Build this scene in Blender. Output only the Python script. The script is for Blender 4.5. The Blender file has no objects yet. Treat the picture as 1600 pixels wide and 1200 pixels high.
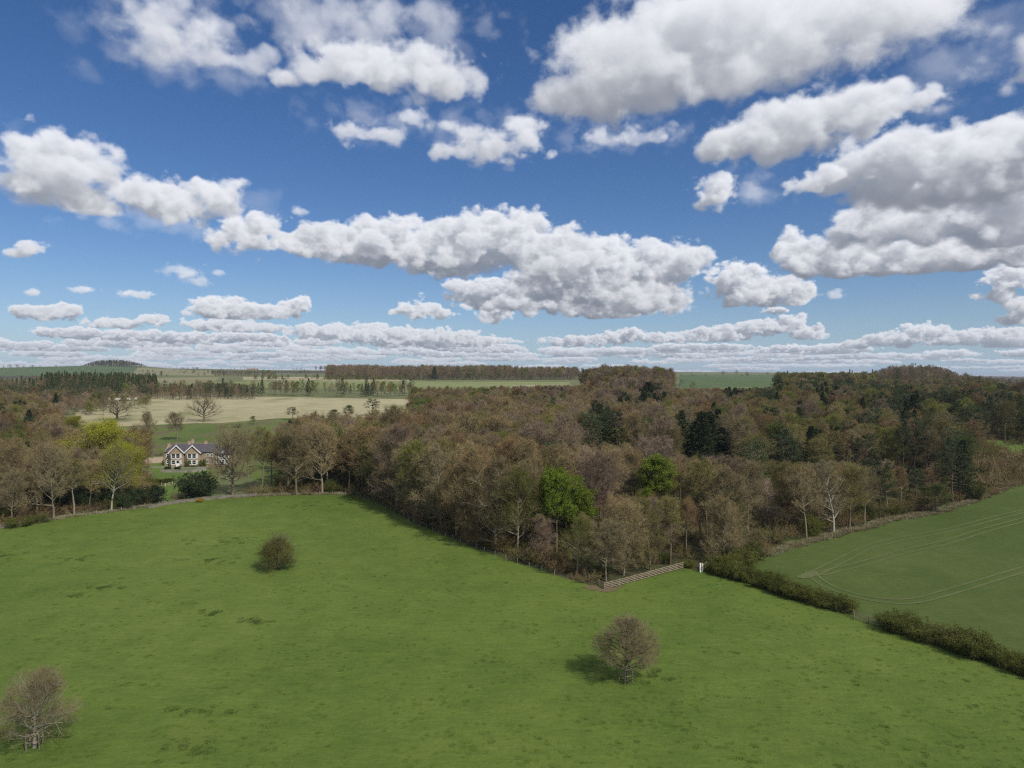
import bpy, math, random, time
import numpy as np
from mathutils import Vector, Matrix
from mathutils.geometry import delaunay_2d_cdt

T0 = time.time()
random.seed(11); RS = np.random.RandomState(11)
sc = bpy.context.scene
col = sc.collection
R = math.radians

# ================================================================ camera, sun, exposure
CAM_H = 42.0
F = 1111.0                                      # focal length in photo pixels (photo 1600 x 1200)
HORIZON = 590.0                                 # photo row of the eye level
cam_d = bpy.data.cameras.new('camera'); cam = bpy.data.objects.new('camera', cam_d); col.objects.link(cam)
cam_d.sensor_width = 36.0; cam_d.lens = 36.0*F/1600.0
cam_d.clip_start = 1.0; cam_d.clip_end = 60000.0
cam.location = (0, 0, CAM_H)
cam.rotation_euler = (R(90)-math.atan((600-HORIZON)/F), 0, 0)
sc.camera = cam

SUN_AZ = R(42.0); SUN_ELEV = R(45.0)            # sun: behind the camera, to the right
to_sun = Vector((math.sin(SUN_AZ)*math.cos(SUN_ELEV), -math.cos(SUN_AZ)*math.cos(SUN_ELEV), math.sin(SUN_ELEV)))
sun_d = bpy.data.lights.new('sun', 'SUN'); sun = bpy.data.objects.new('sun', sun_d); col.objects.link(sun)
sun_d.energy = 4.3; sun_d.angle = R(0.53); sun_d.color = (1.0, 0.95, 0.87)
sun.rotation_euler = to_sun.to_track_quat('Z', 'Y').to_euler(); sun.location = (60, -60, 120)

sc.view_settings.view_transform = 'Standard'; sc.view_settings.look = 'None'
sc.view_settings.exposure = 0.0; sc.view_settings.gamma = 1.0; sc.view_settings.use_curve_mapping = False
sc.cycles.max_bounces = 5; sc.cycles.diffuse_bounces = 2; sc.cycles.glossy_bounces = 2
sc.cycles.transparent_max_bounces = 4; sc.cycles.transmission_bounces = 2
sc.cycles.use_denoising = False
sc.cycles.filter_width = 1.2 if hasattr(sc.cycles, 'filter_width') else 1.5
sc.cycles.sample_clamp_indirect = 4.0
sc.render.use_persistent_data = False

# ---------------------------------------------------------------- clouds (numpy)
SUNV = np.array([math.sin(SUN_AZ)*math.cos(SUN_ELEV), -math.cos(SUN_AZ)*math.cos(SUN_ELEV), math.sin(SUN_ELEV)])
def px_dir(px, py):
    """photo pixel (1600x1200) -> azimuth (deg, right +) and elevation (deg)"""
    x = (px-800.0)/F; z = (590.0-py)/F
    return math.degrees(math.atan2(x, 1.0)), math.degrees(math.atan2(z, math.hypot(1.0, x)))

def tile_noise(n=64, seed=1):
    rng = np.random.RandomState(seed)
    g = (np.arange(n)+0.5)/n
    Z, Y, X = np.meshgrid(g, g, g, indexing='ij')
    def worley(c, seed):
        r = np.random.RandomState(seed); pts = r.rand(c, c, c, 3)
        cz, cy, cx = (Z*c).astype(int), (Y*c).astype(int), (X*c).astype(int)
        best = np.full(Z.shape, 9.0, np.float32)
        for dz in (-1,0,1):
            for dy in (-1,0,1):
                for dx in (-1,0,1):
                    iz, iy, ix = cz+dz, cy+dy, cx+dx
                    p = pts[iz % c, iy % c, ix % c]
                    d = (iz+p[...,0]-Z*c)**2+(iy+p[...,1]-Y*c)**2+(ix+p[...,2]-X*c)**2
                    np.minimum(best, d, out=best)
        return 1.0-np.sqrt(best)
    w = worley(4, 3)
    w = (w-w.mean())/w.std()
    k = np.fft.fftfreq(n)*n
    KZ, KY, KX = np.meshgrid(k, k, k, indexing='ij')
    K = np.sqrt(KZ**2+KY**2+KX**2)
    f = np.fft.fftn(rng.randn(n, n, n))*np.exp(-((K-4.5)/2.0)**2)
    s = np.real(np.fft.ifftn(f)); s = (s-s.mean())/s.std()
    return w.astype(np.float32), s.astype(np.float32)

def samp(vol, az, ay, ax):
    """separable trilinear lookup of a tiling volume on an axis-aligned grid (coordinates in tiles)"""
    n = vol.shape[0]
    def lin(v, a, axis):
        t = (a % 1.0)*n; i = np.floor(t).astype(int); f = (t-i).astype(np.float32)
        sh = [1,1,1]; sh[axis] = len(a); f = f.reshape(sh)
        return np.take(v, i % n, axis=axis)*(1-f)+np.take(v, (i+1) % n, axis=axis)*f
    return lin(lin(lin(vol, az, 0), ay, 1), ax, 2)

def cloud_list():
    L = []
    def C(puffs, dens=1.0, amp=1.0, ns=90.0, flat=0.0, base=None):
        L.append(dict(p=puffs, dens=dens, amp=amp, ns=ns, base=base))
    C([(290,55,85,50),(360,95,75,26),(262,22,60,34),(240,85,50,26),(420,88,28,16)], .26, 1.4, 110)
    C([(600,108,125,36),(690,128,62,34),(560,92,80,28),(500,115,55,20),(450,125,26,17),(650,100,70,30)], .48, 1.15, 100)
    C([(540,32,150,34),(660,20,90,26),(480,60,60,30)], .11, 1.7, 120)
    C([(590,212,52,18),(640,188,28,14),(545,205,30,15)], .2, 1.6, 70)
    C([(765,232,68,23),(715,238,40,14),(735,210,48,15),(815,205,36,26)], .34, 1.4, 80)
    C([(1000,100,150,92),(1120,50,200,92),(1300,35,225,72),(885,150,62,42),(1420,25,110,50),(1200,95,190,50),(930,170,60,34),(1090,110,150,50)], .8, .85, 150)
    C([(930,215,22,15),(985,215,40,16),(1030,212,32,12)], .15, 1.6, 60)
    C([(1200,215,110,38),(1300,175,120,46),(1370,150,70,26),(1120,232,46,22),(1240,180,70,34)], .8, .9, 110)
    C([(1445,150,38,16),(1410,165,40,16)], .3, 1.4, 60)
    C([(1118,298,34,27),(1102,314,22,15),(1130,283,18,14)], .55, 1.2, 60)
    C([(1175,300,25,22)], .08, 1.5, 60)
    C([(1500,250,135,58),(1400,245,105,48),(1565,215,95,34),(1640,230,120,60),(1480,300,130,30),(1380,300,80,28),(1330,262,60,30),(1300,285,50,24)], 1.1, .85, 110, base=330)
    C([(1262,290,36,16),(1290,272,30,16)], .45, 1.2, 70)
    C([(1470,345,165,40),(1560,330,120,60),(1380,352,110,36),(1560,300,110,40),(1430,310,100,30),(1650,340,110,60)], 1.2, .8, 110, base=392)
    C([(1245,395,44,34),(1300,405,70,34),(1380,405,110,30),(1500,400,110,34),(1580,385,80,36)], 1.25, .85, 80, base=436)
    C([(1190,455,74,26),(1150,436,42,26),(1240,460,36,16)], 1.0, 1.0, 60, base=478)
    C([(1212,485,24,6)], .9, .9, 40)
    C([(92,262,80,52),(150,255,46,42),(55,290,52,34),(45,235,36,26),(120,300,60,30)], .8, 1.0, 85)
    C([(270,315,88,34),(335,305,46,32),(225,308,48,24),(150,325,50,18)], .8, 1.0, 80)
    C([(385,362,48,30),(345,372,28,16),(420,352,22,22)], .7, 1.15, 60)
    C([(520,378,66,30),(480,375,30,26),(600,372,66,34),(575,400,60,16),(450,378,30,16)], 1.0, 1.0, 70)
    C([(690,385,84,44),(745,368,70,38),(805,372,62,44),(865,400,80,44),(700,415,70,22)], 1.3, .9, 75, base=440)
    C([(930,412,90,42),(1010,415,86,38),(1085,408,32,22),(880,440,90,32),(960,455,90,34),(1020,465,60,28)], 1.3, .9, 70, base=496)
    C([(850,468,150,22),(760,450,58,16),(940,485,110,14),(720,447,26,11)], 1.2, .95, 60, base=498)
    C([(345,482,52,20),(400,486,66,14),(455,482,24,16),(470,474,18,16)], 1.1, .9, 50, base=497)
    C([(70,490,54,14),(105,484,24,14),(40,484,24,10)], .9, .95, 50, base=501)
    C([(655,485,36,13),(690,490,22,8),(625,486,18,7)], .7, 1.1, 40, base=502)
    C([(775,489,25,15),(765,500,14,6)], .7, 1.1, 40)
    C([(48,388,28,13),(30,395,26,8)], .35, 1.3, 50)
    C([(285,425,30,12),(310,438,22,8),(338,426,16,6)], .14, 1.5, 40)
    C([(215,460,32,7),(130,452,26,6),(52,458,14,7)], .2, 1.3, 30)
    C([(1580,432,45,22),(1560,460,36,13),(1598,480,30,18),(1600,500,46,10)], .9, 1.0, 50)
    C([(1305,460,16,8)], .12, 1.5, 30)
    C([(468,332,14,8)], .12, 1.5, 40)
    C([(860,243,12,8)], .12, 1.5, 40); C([(55,188,10,6)], .1, 1.5, 40)
    # thin veils
    C([(560,40,170,40),(480,20,80,30),(680,50,90,40)], .07, 2.0, 130); C([(230,40,100,50),(180,90,60,30),(320,110,120,30)], .06, 2.0, 110)
    C([(720,200,110,26),(600,190,90,30)], .05, 2.0, 90); C([(960,215,110,22)], .05, 2.0, 90); C([(1480,110,90,60),(1560,60,60,60)], .05, 2.0, 120)
    C([(30,250,60,50),(380,320,60,26)], .05, 2.0, 90); C([(1180,290,50,30)], .04, 2.0, 80); C([(250,350,110,18)], .05, 2.0, 70)
    # the banks near the horizon
    C([(345,508,60,11),(400,512,60,8),(180,505,50,9),(240,500,30,9)], .9, 1.0, 36, base=519)
    C([(520,518,70,13),(600,524,90,15),(680,527,70,14),(740,534,40,10),(580,512,40,9)], 1.0, 1.0, 40, base=541)
    C([(120,520,70,9),(200,524,80,10),(300,528,70,10),(380,526,70,8)], 1.0, 1.0, 36, base=536)
    C([(1145,517,46,12),(1190,512,50,14),(1238,508,26,16),(1265,520,30,12),(1110,525,60,14)], 1.1, 1.0, 40, base=532)
    C([(965,527,36,10),(985,522,22,10),(905,533,64,9),(1030,528,50,9)], 1.0, 1.0, 36, base=541)
    C([(1445,520,50,14),(1400,530,60,12),(1340,538,28,9),(1500,528,70,13),(1560,526,60,16),(1610,530,60,14)], 1.1, 1.0, 40, base=545)
    rng = np.random.RandomState(7)
    for row, n, ry, x0, x1 in ((536,20,7,-200,800),(545,24,6,-200,1300),(548,14,6,800,1300),(553,26,5,-200,1300),(560,30,4,-200,1300),(567,30,3.4,-200,1800),(574,30,3,-200,1800),(580,24,3,-200,1800),(555,9,6,1320,1800),(545,5,6,1500,1800)):
        for k in range(n):
            if rng.rand() < .3: continue
            x = x0+(k+rng.rand())*(x1-x0)/n
            rx = rng.uniform(28, 70); y = row+rng.uniform(-3, 3)
            ps = [(x+rng.uniform(-.7,.7)*rx, y+rng.uniform(-.5,.3)*ry, rx*rng.uniform(.4,.8), ry*rng.uniform(.7,1.25)) for _ in range(4)]
            C(ps, rng.uniform(.45, 1.0), 1.05, 24+ry*1.5, base=y+ry*.75)
    out = []
    for c in L:
        ps = []
        for (cx, cy, rx, ry) in c['p']:
            a, e = px_dir(cx, cy)
            a1, _ = px_dir(cx+rx, cy); _, e1 = px_dir(cx, cy-ry)
            a0, _ = px_dir(cx-rx, cy); _, e0 = px_dir(cx, cy+ry)
            ps.append((a, e, max((a1-a0)/2, .05), max((e1-e0)/2, .03)))
        base = None
        if c['base'] is not None:
            base = px_dir(c['p'][0][0], c['base'])[1]
        out.append(dict(p=ps, dens=c['dens'], amp=c['amp'], ns=c['ns']/F*57.3, base=base, flat=0))
    # the same kind of sky all the way round
    for k in range(230):
        a = rng.uniform(-180, 180); e = 2.5+ 78*rng.rand()**1.9
        if abs(a) < 44 and e < 33: continue
        s = 1.5+e*.22; st = 1/max(math.cos(math.radians(e)), .2)
        ps = [(a+rng.uniform(-1.3,1.3)*s*st, e+rng.uniform(-.3,.3)*s, s*st*rng.uniform(.5,1.1), s*rng.uniform(.25,.5)) for _ in range(6)]
        out.append(dict(p=ps, dens=rng.uniform(.5, 1.1), amp=1.0, ns=s*1.4, base=e-s*.45, flat=0))
    for k in range(420):
        a = rng.uniform(-180, 180)
        if abs(a) < 44: continue
        e = rng.uniform(.3, 3.2); s = rng.uniform(2, 4)
        ps = [(a+rng.uniform(-.7,.7)*s, e+rng.uniform(-.1,.1), s*rng.uniform(.4,.8), rng.uniform(.2,.4)) for _ in range(4)]
        out.append(dict(p=ps, dens=rng.uniform(.5, 1.0), amp=1.0, ns=1.8, base=e-.3, flat=0))
    return out

def render_clouds(az0, az1, el0, el1, ppd, clouds, W, S, nw_max=30):
    nu, nv = int(round((az1-az0)*ppd)), int(round((el1-el0)*ppd))
    img = np.zeros((nv, nu, 3), np.float32); trans = np.ones((nv, nu), np.float32)
    U = az0+(np.arange(nu)+.5)/ppd; V = el0+(np.arange(nv)+.5)/ppd
    # nearer clouds (higher in the sky) first
    for ci, c in enumerate(sorted(clouds, key=lambda c: -np.mean([p[1] for p in c['p']]))):
        P = np.array(c['p'])
        m = 0.62
        u0 = (P[:,0]-P[:,2]*(1+m)).min(); u1 = (P[:,0]+P[:,2]*(1+m)).max()
        v0 = (P[:,1]-P[:,3]*(1+m)).min(); v1 = (P[:,1]+P[:,3]*(1+m)).max()
        i0, i1 = np.searchsorted(U, [u0, u1]); j0, j1 = np.searchsorted(V, [v0, v1])
        if i1-i0 < 2 or j1-j0 < 2: continue
        u = U[i0:i1]; v = V[j0:j1]
        dep = max(np.minimum(P[:,2], P[:,3]*1.6).max(), P[:,3].max())*1.15
        nw = int(min(nw_max, max(8, 2*dep*ppd/3)))
        w = np.linspace(-dep, dep, nw); dw = w[1]-w[0]
        F = np.full((nw, len(v), len(u)), -9.0, np.float32)
        rg = np.random.RandomState(int(abs(P[0,0]*1313+P[0,1]*9771+5)) % 2147483647)
        for (a, e, ra, re) in P:
            rd = min(ra, re*1.6); wc = rg.uniform(-.35, .35)*dep*.6
            ee = e-re*.25*(0 if c['base'] is None else 1)
            q = (((u-a)/ra)**2)[None,None,:]+(((v-e)/re)**2)[None,:,None]+(((w-wc)/rd)**2)[:,None,None]
            q = (1.0-np.sqrt(q)).astype(np.float32)*np.float32(1.0)
            h = np.clip(.5+.5*(q-F)/.22, 0, 1)              # smooth union
            F = F*(1-h)+q*h+.22*h*(1-h)
        ns = c['ns']; N = 0
        off = rg.rand(3)*10
        emean = P[:,1].mean()
        vs = 1.25+.5*math.exp(-emean/4)                    # flatter far away
        sf = min(1.0, max(0.0, emean/16.0)); amp = (.22+.06*sf)*c['amp']; per = ns*2.6
        for o in range(6):
            cells = per/1.0
            if per/4*ppd < 1.1: break
            wn = samp(W, w/cells+off[0]+o*.37, v*vs/cells+off[1]+o*.11, u/cells+off[2]+o*.71)
            if o in (0, 1, 2):
                N = N+amp*(.5+.12*sf)*samp(S, w/cells+off[1]+o*.17, v*vs/cells+off[2]+o*.31, u/cells+off[0]+o*.21)
                N = N+amp*(.42-.10*sf)*wn
            else:
                N = N+amp*(.6-.3*sf)*wn+amp*(.45+.3*sf)*samp(S, w/cells+off[1]+o*.17, v*vs/cells+off[2]+o*.31, u/cells+off[0]+o*.21)
            amp *= (.52-.04*sf) if o < 3 else .60; per *= .47
        D = F+N
        if c['base'] is not None:
            b = (v-c['base'])/max(P[:,3].max()*.5, .05)
            D = D-np.clip(-b, 0, 3).astype(np.float32)[None,:,None]*1.2
        size = P[:,3].max()
        soft = min(1.0, max(0.0, emean/16.0))
        edge = .16+.50*soft+.2*max(0, 1-c['dens'])
        D = np.clip((D-.04+.04*soft)/edge, 0, 1)
        D = D*D*(3-2*D)
        sig = c['dens']*min(1, c['dens']/.7)**.35*(7.0-1.5*soft)/max(size, .12)
        sig = min(sig, 14.0+40/ (1+emean))                  # per degree
        # light towards the sun in the frame of this line of sight
        am = math.radians(P[:,0].mean()); em = math.radians(emean)
        r = np.array([math.sin(am)*math.cos(em), math.cos(am)*math.cos(em), math.sin(em)])
        rt = np.array([math.cos(am), -math.sin(am), 0]); up = np.cross(rt, r)
        Ls = np.array([SUNV@rt, SUNV@up, SUNV@r])
        tau = np.zeros_like(D); prev = 0.0
        tl = size*np.array([.08, .2, .4, .7, 1.1, 1.6, 2.2])
        for t in tl:
            seg = t-prev; mid = (t+prev)/2; prev = t
            sh = (int(round(-Ls[2]*mid/dw)), int(round(-Ls[1]*mid*ppd)), int(round(-Ls[0]*mid*ppd)))
            R = np.zeros_like(D)
            sl_d, sl_s = [], []
            ok = True
            for ax, s_ in enumerate(sh):
                n = D.shape[ax]
                if abs(s_) >= n: ok = False; break
                sl_d.append(slice(max(0, s_), n+min(0, s_))); sl_s.append(slice(max(0, -s_), n-max(0, s_)))
            if ok:
                R[tuple(sl_d)] = D[tuple(sl_s)]
                tau += R*(seg*sig)
        lit = .52*np.exp(-tau*.50)+.48*np.exp(-tau*.15)
        hgt = ((v-v0)/(v1-v0)).astype(np.float32)[None,:,None]
        amb = .23+.16*hgt
        src = lit*1.0
        ext = np.exp(-D*sig*dw)
        T = np.cumprod(ext, axis=0); Tb = np.concatenate([np.ones_like(T[:1]), T[:-1]], 0)
        wgt = Tb*(1-ext)
        sunc = np.array([1.0, .975, .94], np.float32); ambc = np.array([.80, .92, 1.18], np.float32)
        ls = (wgt*src).sum(0); la = (wgt*amb).sum(0)
        rgb = ls[...,None]*sunc*.80+la[...,None]*ambc
        Tt = T[-1]
        air = (.55*np.exp(-np.clip(v, 0, 90)/2.2)).astype(np.float32)[:,None,None]      # distance greys and blues the far banks
        rgb = rgb*(1-air)+air*(1-Tt)[...,None]*np.array([.62, .73, .88], np.float32)
        sub = trans[j0:j1, i0:i1]
        img[j0:j1, i0:i1] += sub[...,None]*rgb
        trans[j0:j1, i0:i1] = sub*Tt
    return np.concatenate([img, 1-trans[...,None]], -1)
SKY_STRENGTH = 0.072; SKY_SAT = 1.22; HORIZON_RGB = (.30, .47, .68); SKY_TINT = (.90, .96, 1.17); CLOUD_GAIN = 11.6
# ================================================================ world: physical sky + the cumulus computed above
world = bpy.data.worlds.new('World'); sc.world = world; world.use_nodes = True
nt = world.node_tree; nt.nodes.clear()
def N(tree, t, **kw):
    n = tree.nodes.new(t)
    for k, v in kw.items(): setattr(n, k, v)
    return n
def cloud_image(name, arr):
    h, w, _ = arr.shape
    im = bpy.data.images.new(name, w, h, alpha=True, float_buffer=True)
    im.colorspace_settings.name = 'Non-Color'
    im.alpha_mode = 'CHANNEL_PACKED'
    im.pixels.foreach_set(np.ascontiguousarray(arr, np.float32).ravel()); im.update(); im.pack()
    return im
_W, _S = tile_noise(); _cl = cloud_list()
FA0, FA1, FE0, FE1, FPD = -52.0, 52.0, -1.0, 39.0, 18
im_front = cloud_image('cumulus_ahead', render_clouds(FA0, FA1, FE0, FE1, FPD, _cl, _W, _S))
im_round = cloud_image('cumulus_all_round', render_clouds(-180, 180, 0, 90, 4, _cl, _W, _S, 16))
out = N(nt, 'ShaderNodeOutputWorld'); bg = N(nt, 'ShaderNodeBackground'); bg.inputs['Strength'].default_value = SKY_STRENGTH
sky = N(nt, 'ShaderNodeTexSky', sky_type='NISHITA', sun_disc=False)
sky.sun_elevation = SUN_ELEV
sky.sun_rotation = math.pi-SUN_AZ               # Nishita measures clockwise from +Y
sky.altitude = 100; sky.air_density = 1.0; sky.dust_density = 0.0; sky.ozone_density = 2.2
tc = N(nt, 'ShaderNodeTexCoord'); sp = N(nt, 'ShaderNodeSeparateXYZ')
nt.links.new(tc.outputs['Generated'], sp.inputs[0])
def M(op, a, b=None, c=None, tree=None, clamp=False):
    for v in (a, b, c):
        if v is not None and not isinstance(v, (int, float)): tree = v.id_data
    n = N(tree, 'ShaderNodeMath', operation=op); n.use_clamp = clamp
    for i, v in enumerate((a, b, c)):
        if v is None: continue
        if isinstance(v, (int, float)): n.inputs[i].default_value = v
        else: tree.links.new(v, n.inputs[i])
    return n.outputs[0]
az = M('MULTIPLY', M('ARCTAN2', sp.outputs['X'], sp.outputs['Y']), 180/math.pi)
el = M('MULTIPLY', M('ARCSINE', sp.outputs['Z']), 180/math.pi)
def tex(im, a0, a1, e0, e1):
    cb = N(nt, 'ShaderNodeCombineXYZ')
    nt.links.new(M('DIVIDE', M('SUBTRACT', az, a0), a1-a0), cb.inputs[0])
    nt.links.new(M('DIVIDE', M('SUBTRACT', el, e0), e1-e0), cb.inputs[1])
    t = N(nt, 'ShaderNodeTexImage', interpolation='Linear', extension='EXTEND'); t.image = im
    nt.links.new(cb.outputs[0], t.inputs['Vector']); return t
tf = tex(im_front, FA0, FA1, FE0, FE1); tr = tex(im_round, -180, 180, 0, 90)
def ramp01(x, a, b):
    n = N(nt, 'ShaderNodeMapRange', interpolation_type='SMOOTHSTEP'); n.clamp = True
    nt.links.new(x, n.inputs['Value']); n.inputs['From Min'].default_value = a; n.inputs['From Max'].default_value = b
    return n.outputs[0]
fm = M('MULTIPLY', ramp01(M('ABSOLUTE', az), 50, 45), ramp01(el, 38, 34))
mixc = N(nt, 'ShaderNodeMix', data_type='RGBA'); mixa = N(nt, 'ShaderNodeMix', data_type='FLOAT')
nt.links.new(fm, mixc.inputs[0]); nt.links.new(tr.outputs['Color'], mixc.inputs[6]); nt.links.new(tf.outputs['Color'], mixc.inputs[7])
nt.links.new(fm, mixa.inputs[0]); nt.links.new(tr.outputs['Alpha'], mixa.inputs[2]); nt.links.new(tf.outputs['Alpha'], mixa.inputs[3])
above = ramp01(el, -0.3, 0.05)
alpha = M('MULTIPLY', mixa.outputs[0], above)
tint = N(nt, 'ShaderNodeMix', data_type='RGBA', blend_type='MULTIPLY'); tint.inputs[0].default_value = 1.0
tint.inputs[7].default_value = (SKY_TINT[0], SKY_TINT[1], SKY_TINT[2], 1)
hsv = N(nt, 'ShaderNodeHueSaturation'); hsv.inputs['Saturation'].default_value = SKY_SAT; nt.links.new(sky.outputs[0], hsv.inputs['Color']); nt.links.new(hsv.outputs[0], tint.inputs[6])
hzn = N(nt, 'ShaderNodeMix', data_type='RGBA'); hzn.inputs[7].default_value = (HORIZON_RGB[0]/SKY_STRENGTH, HORIZON_RGB[1]/SKY_STRENGTH, HORIZON_RGB[2]/SKY_STRENGTH, 1)
nt.links.new(M('MULTIPLY', M('EXPONENT', M('MULTIPLY', M('MAXIMUM', el, 0.0), -1/3.5)), .85), hzn.inputs[0]); nt.links.new(tint.outputs[2], hzn.inputs[6])
skyfade = N(nt, 'ShaderNodeVectorMath', operation='SCALE')
nt.links.new(hzn.outputs[2], skyfade.inputs[0]); nt.links.new(M('SUBTRACT', 1.0, alpha), skyfade.inputs['Scale'])
cl = N(nt, 'ShaderNodeVectorMath', operation='SCALE'); nt.links.new(mixc.outputs[2], cl.inputs[0])
nt.links.new(M('MULTIPLY', above, CLOUD_GAIN), cl.inputs['Scale'])
addv = N(nt, 'ShaderNodeVectorMath', operation='ADD'); nt.links.new(skyfade.outputs[0], addv.inputs[0]); nt.links.new(cl.outputs[0], addv.inputs[1])
nt.links.new(addv.outputs[0], bg.inputs['Color']); nt.links.new(bg.outputs[0], out.inputs['Surface'])
world.cycles.sampling_method = 'MANUAL'; world.cycles.sample_map_resolution = 512
print('sky', round(time.time()-T0, 1))

# ================================================================ materials
def mat(name):
    m = bpy.data.materials.new(name); m.use_nodes = True
    t = m.node_tree; b = t.nodes['Principled BSDF']; b.inputs['Roughness'].default_value = 0.9
    b.inputs['Specular IOR Level'].default_value = 0.2
    return m, t, b
def plain(name, c, rough=0.85, spec=0.3):
    m, t, b = mat(name); b.inputs['Base Color'].default_value = (*c, 1); b.inputs['Roughness'].default_value = rough
    b.inputs['Specular IOR Level'].default_value = spec
    return m
def noise(t, scale, detail=4, rough=.55, vec=None, dist=0):
    n = N(t, 'ShaderNodeTexNoise'); n.inputs['Scale'].default_value = scale; n.inputs['Detail'].default_value = detail
    n.inputs['Roughness'].default_value = rough; n.inputs['Distortion'].default_value = dist
    if vec is not None: t.links.new(vec, n.inputs['Vector'])
    return n.outputs['Fac']
def ramp(t, fac, stops, interp='LINEAR'):
    n = N(t, 'ShaderNodeValToRGB'); e = n.color_ramp.elements; n.color_ramp.interpolation = interp
    while len(e) < len(stops): e.new(0.5)
    for s, (p, c) in zip(e, stops): s.position = p; s.color = (*c, 1) if len(c) == 3 else c
    t.links.new(fac, n.inputs[0]); return n.outputs['Color']
def mixcol(t, fac, a, b, blend='MIX'):
    n = N(t, 'ShaderNodeMix', data_type='RGBA', blend_type=blend); n.clamp_factor = True
    for i, v in ((0, fac), (6, a), (7, b)):
        if isinstance(v, (int, float)): n.inputs[i].default_value = v
        elif isinstance(v, tuple): n.inputs[i].default_value = (*v, 1)
        else: t.links.new(v, n.inputs[i])
    return n.outputs[2]
def pos(t, sx=1, sy=1, sz=1, rot=0):
    g = N(t, 'ShaderNodeNewGeometry'); m = N(t, 'ShaderNodeMapping'); m.inputs['Scale'].default_value = (sx, sy, sz)
    m.inputs['Rotation'].default_value = (0, 0, rot)
    t.links.new(g.outputs['Position'], m.inputs['Vector']); return m.outputs[0]
def bump(t, b, h, strength, dist):
    n = N(t, 'ShaderNodeBump'); n.inputs['Strength'].default_value = strength; n.inputs['Distance'].default_value = dist
    t.links.new(h, n.inputs['Height']); t.links.new(n.outputs[0], b.inputs['Normal'])

def ground_mat(name, stops, s_big=.03, s_fine=1.6, tuft=.5, patch=None, streak=0, bumpd=.12):
    """short vegetation: broad patches, metre-size tufts, fine sward"""
    m, t, b = mat(name)
    P = pos(t)
    big = noise(t, s_big, 5, .6, P); med = noise(t, s_big*9, 5, .65, P); fine = noise(t, s_fine, 5, .75, P)
    PV = pos(t, .35, 1.4, 1, .3); lay = noise(t, s_fine*.6, 4, .7, PV)
    f = M('ADD', M('MULTIPLY', big, .34), M('MULTIPLY', med, .26), tree=t)
    f = M('ADD', f, M('MULTIPLY', fine, tuft*.45), tree=t); f = M('ADD', f, M('MULTIPLY', lay, .40-tuft*.45+.0), tree=t)
    c = ramp(t, f, stops)
    if patch:
        for (sc_, lo, hi, pc) in patch:
            pn = noise(t, sc_, 6, .7, P); mr = N(t, 'ShaderNodeMapRange'); mr.inputs['From Min'].default_value = lo; mr.inputs['From Max'].default_value = hi
            t.links.new(pn, mr.inputs['Value']); c = mixcol(t, mr.outputs[0], c, pc)
    t.links.new(c, b.inputs['Base Color'])
    b.inputs['Roughness'].default_value = .95
    bh = M('ADD', M('MULTIPLY', fine, .5), M('MULTIPLY', lay, .5), tree=t)
    bump(t, b, bh, .9, bumpd)
    return m

G = .95
HAZE = 0.00007
m_pasture = ground_mat('pasture_grass', [(.36, (.050, .082, .013)), (.46, (.070, .110, .016)), (.54, (.090, .132, .021)), (.66, (.130, .155, .039))],
    .022, 1.5, .45, [(.10, .62, .74, (.05, .095, .018)), (.35, .66, .78, (.14, .15, .05)), (.045, .58, .72, (.095, .125, .022))], bumpd=.35)
m_arable = ground_mat('young_crop', [(.36, (.038, .060, .012)), (.48, (.050, .076, .014)), (.58, (.068, .090, .021)), (.68, (.10, .105, .034))],
    .02, 2.2, .3, [(.05, .62, .76, (.06, .10, .03))], bumpd=.1)
m_stubble = ground_mat('pale_rough_grass', [(.34, (.19, .175, .095)), (.46, (.27, .24, .14)), (.56, (.33, .295, .18)), (.68, (.39, .355, .235))],
    .012, .5, .4, [(.02, .52, .64, (.17, .18, .08))], bumpd=.3)
m_lawn = ground_mat('lawn', [(.36, (.05, .085, .014)), (.5, (.075, .122, .02)), (.66, (.11, .145, .036))], .05, 1.5, .4)
m_park = ground_mat('rough_park_grass', [(.36, (.05, .07, .018)), (.46, (.075, .108, .022)), (.56, (.095, .132, .026)), (.68, (.15, .145, .06))], .03, 1.2, .4, [(.06, .5, .6, (.10, .085, .045))])
m_woodfloor = ground_mat('leaf_litter', [(.34, (.028, .024, .012)), (.46, (.050, .042, .022)), (.56, (.052, .062, .020)), (.68, (.10, .085, .05))],
    .05, 1.2, .5, [(.12, .55, .64, (.042, .075, .015))], bumpd=.3)
m_verge = ground_mat('dead_grass', [(.34, (.07, .085, .03)), (.46, (.15, .14, .07)), (.56, (.24, .21, .12)), (.68, (.36, .33, .23))], .09, 1.4, .5,
    [(.15, .5, .6, (.08, .11, .03))], bumpd=.3)
m_farland = ground_mat('far_grassland', [(.34, (.06, .08, .03)), (.46, (.09, .11, .042)), (.56, (.13, .135, .06)), (.68, (.19, .17, .085))], .006, .3, .3)
m_fargreen = ground_mat('far_green_field', [(.34, (.045, .075, .028)), (.5, (.062, .098, .034)), (.68, (.09, .115, .045))], .005, .3, .3)
m_farpale = ground_mat('far_pasture', [(.34, (.10, .14, .045)), (.5, (.16, .185, .07)), (.68, (.26, .25, .13))], .006, .3, .3)
m_khaki = ground_mat('far_khaki_grass', [(.34, (.13, .125, .06)), (.5, (.18, .17, .085)), (.68, (.25, .23, .13))], .005, .3, .3)
m_fardark = ground_mat('far_moor', [(.34, (.035, .032, .025)), (.5, (.06, .05, .035)), (.68, (.10, .08, .055))], .004, .3, .3)

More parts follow.
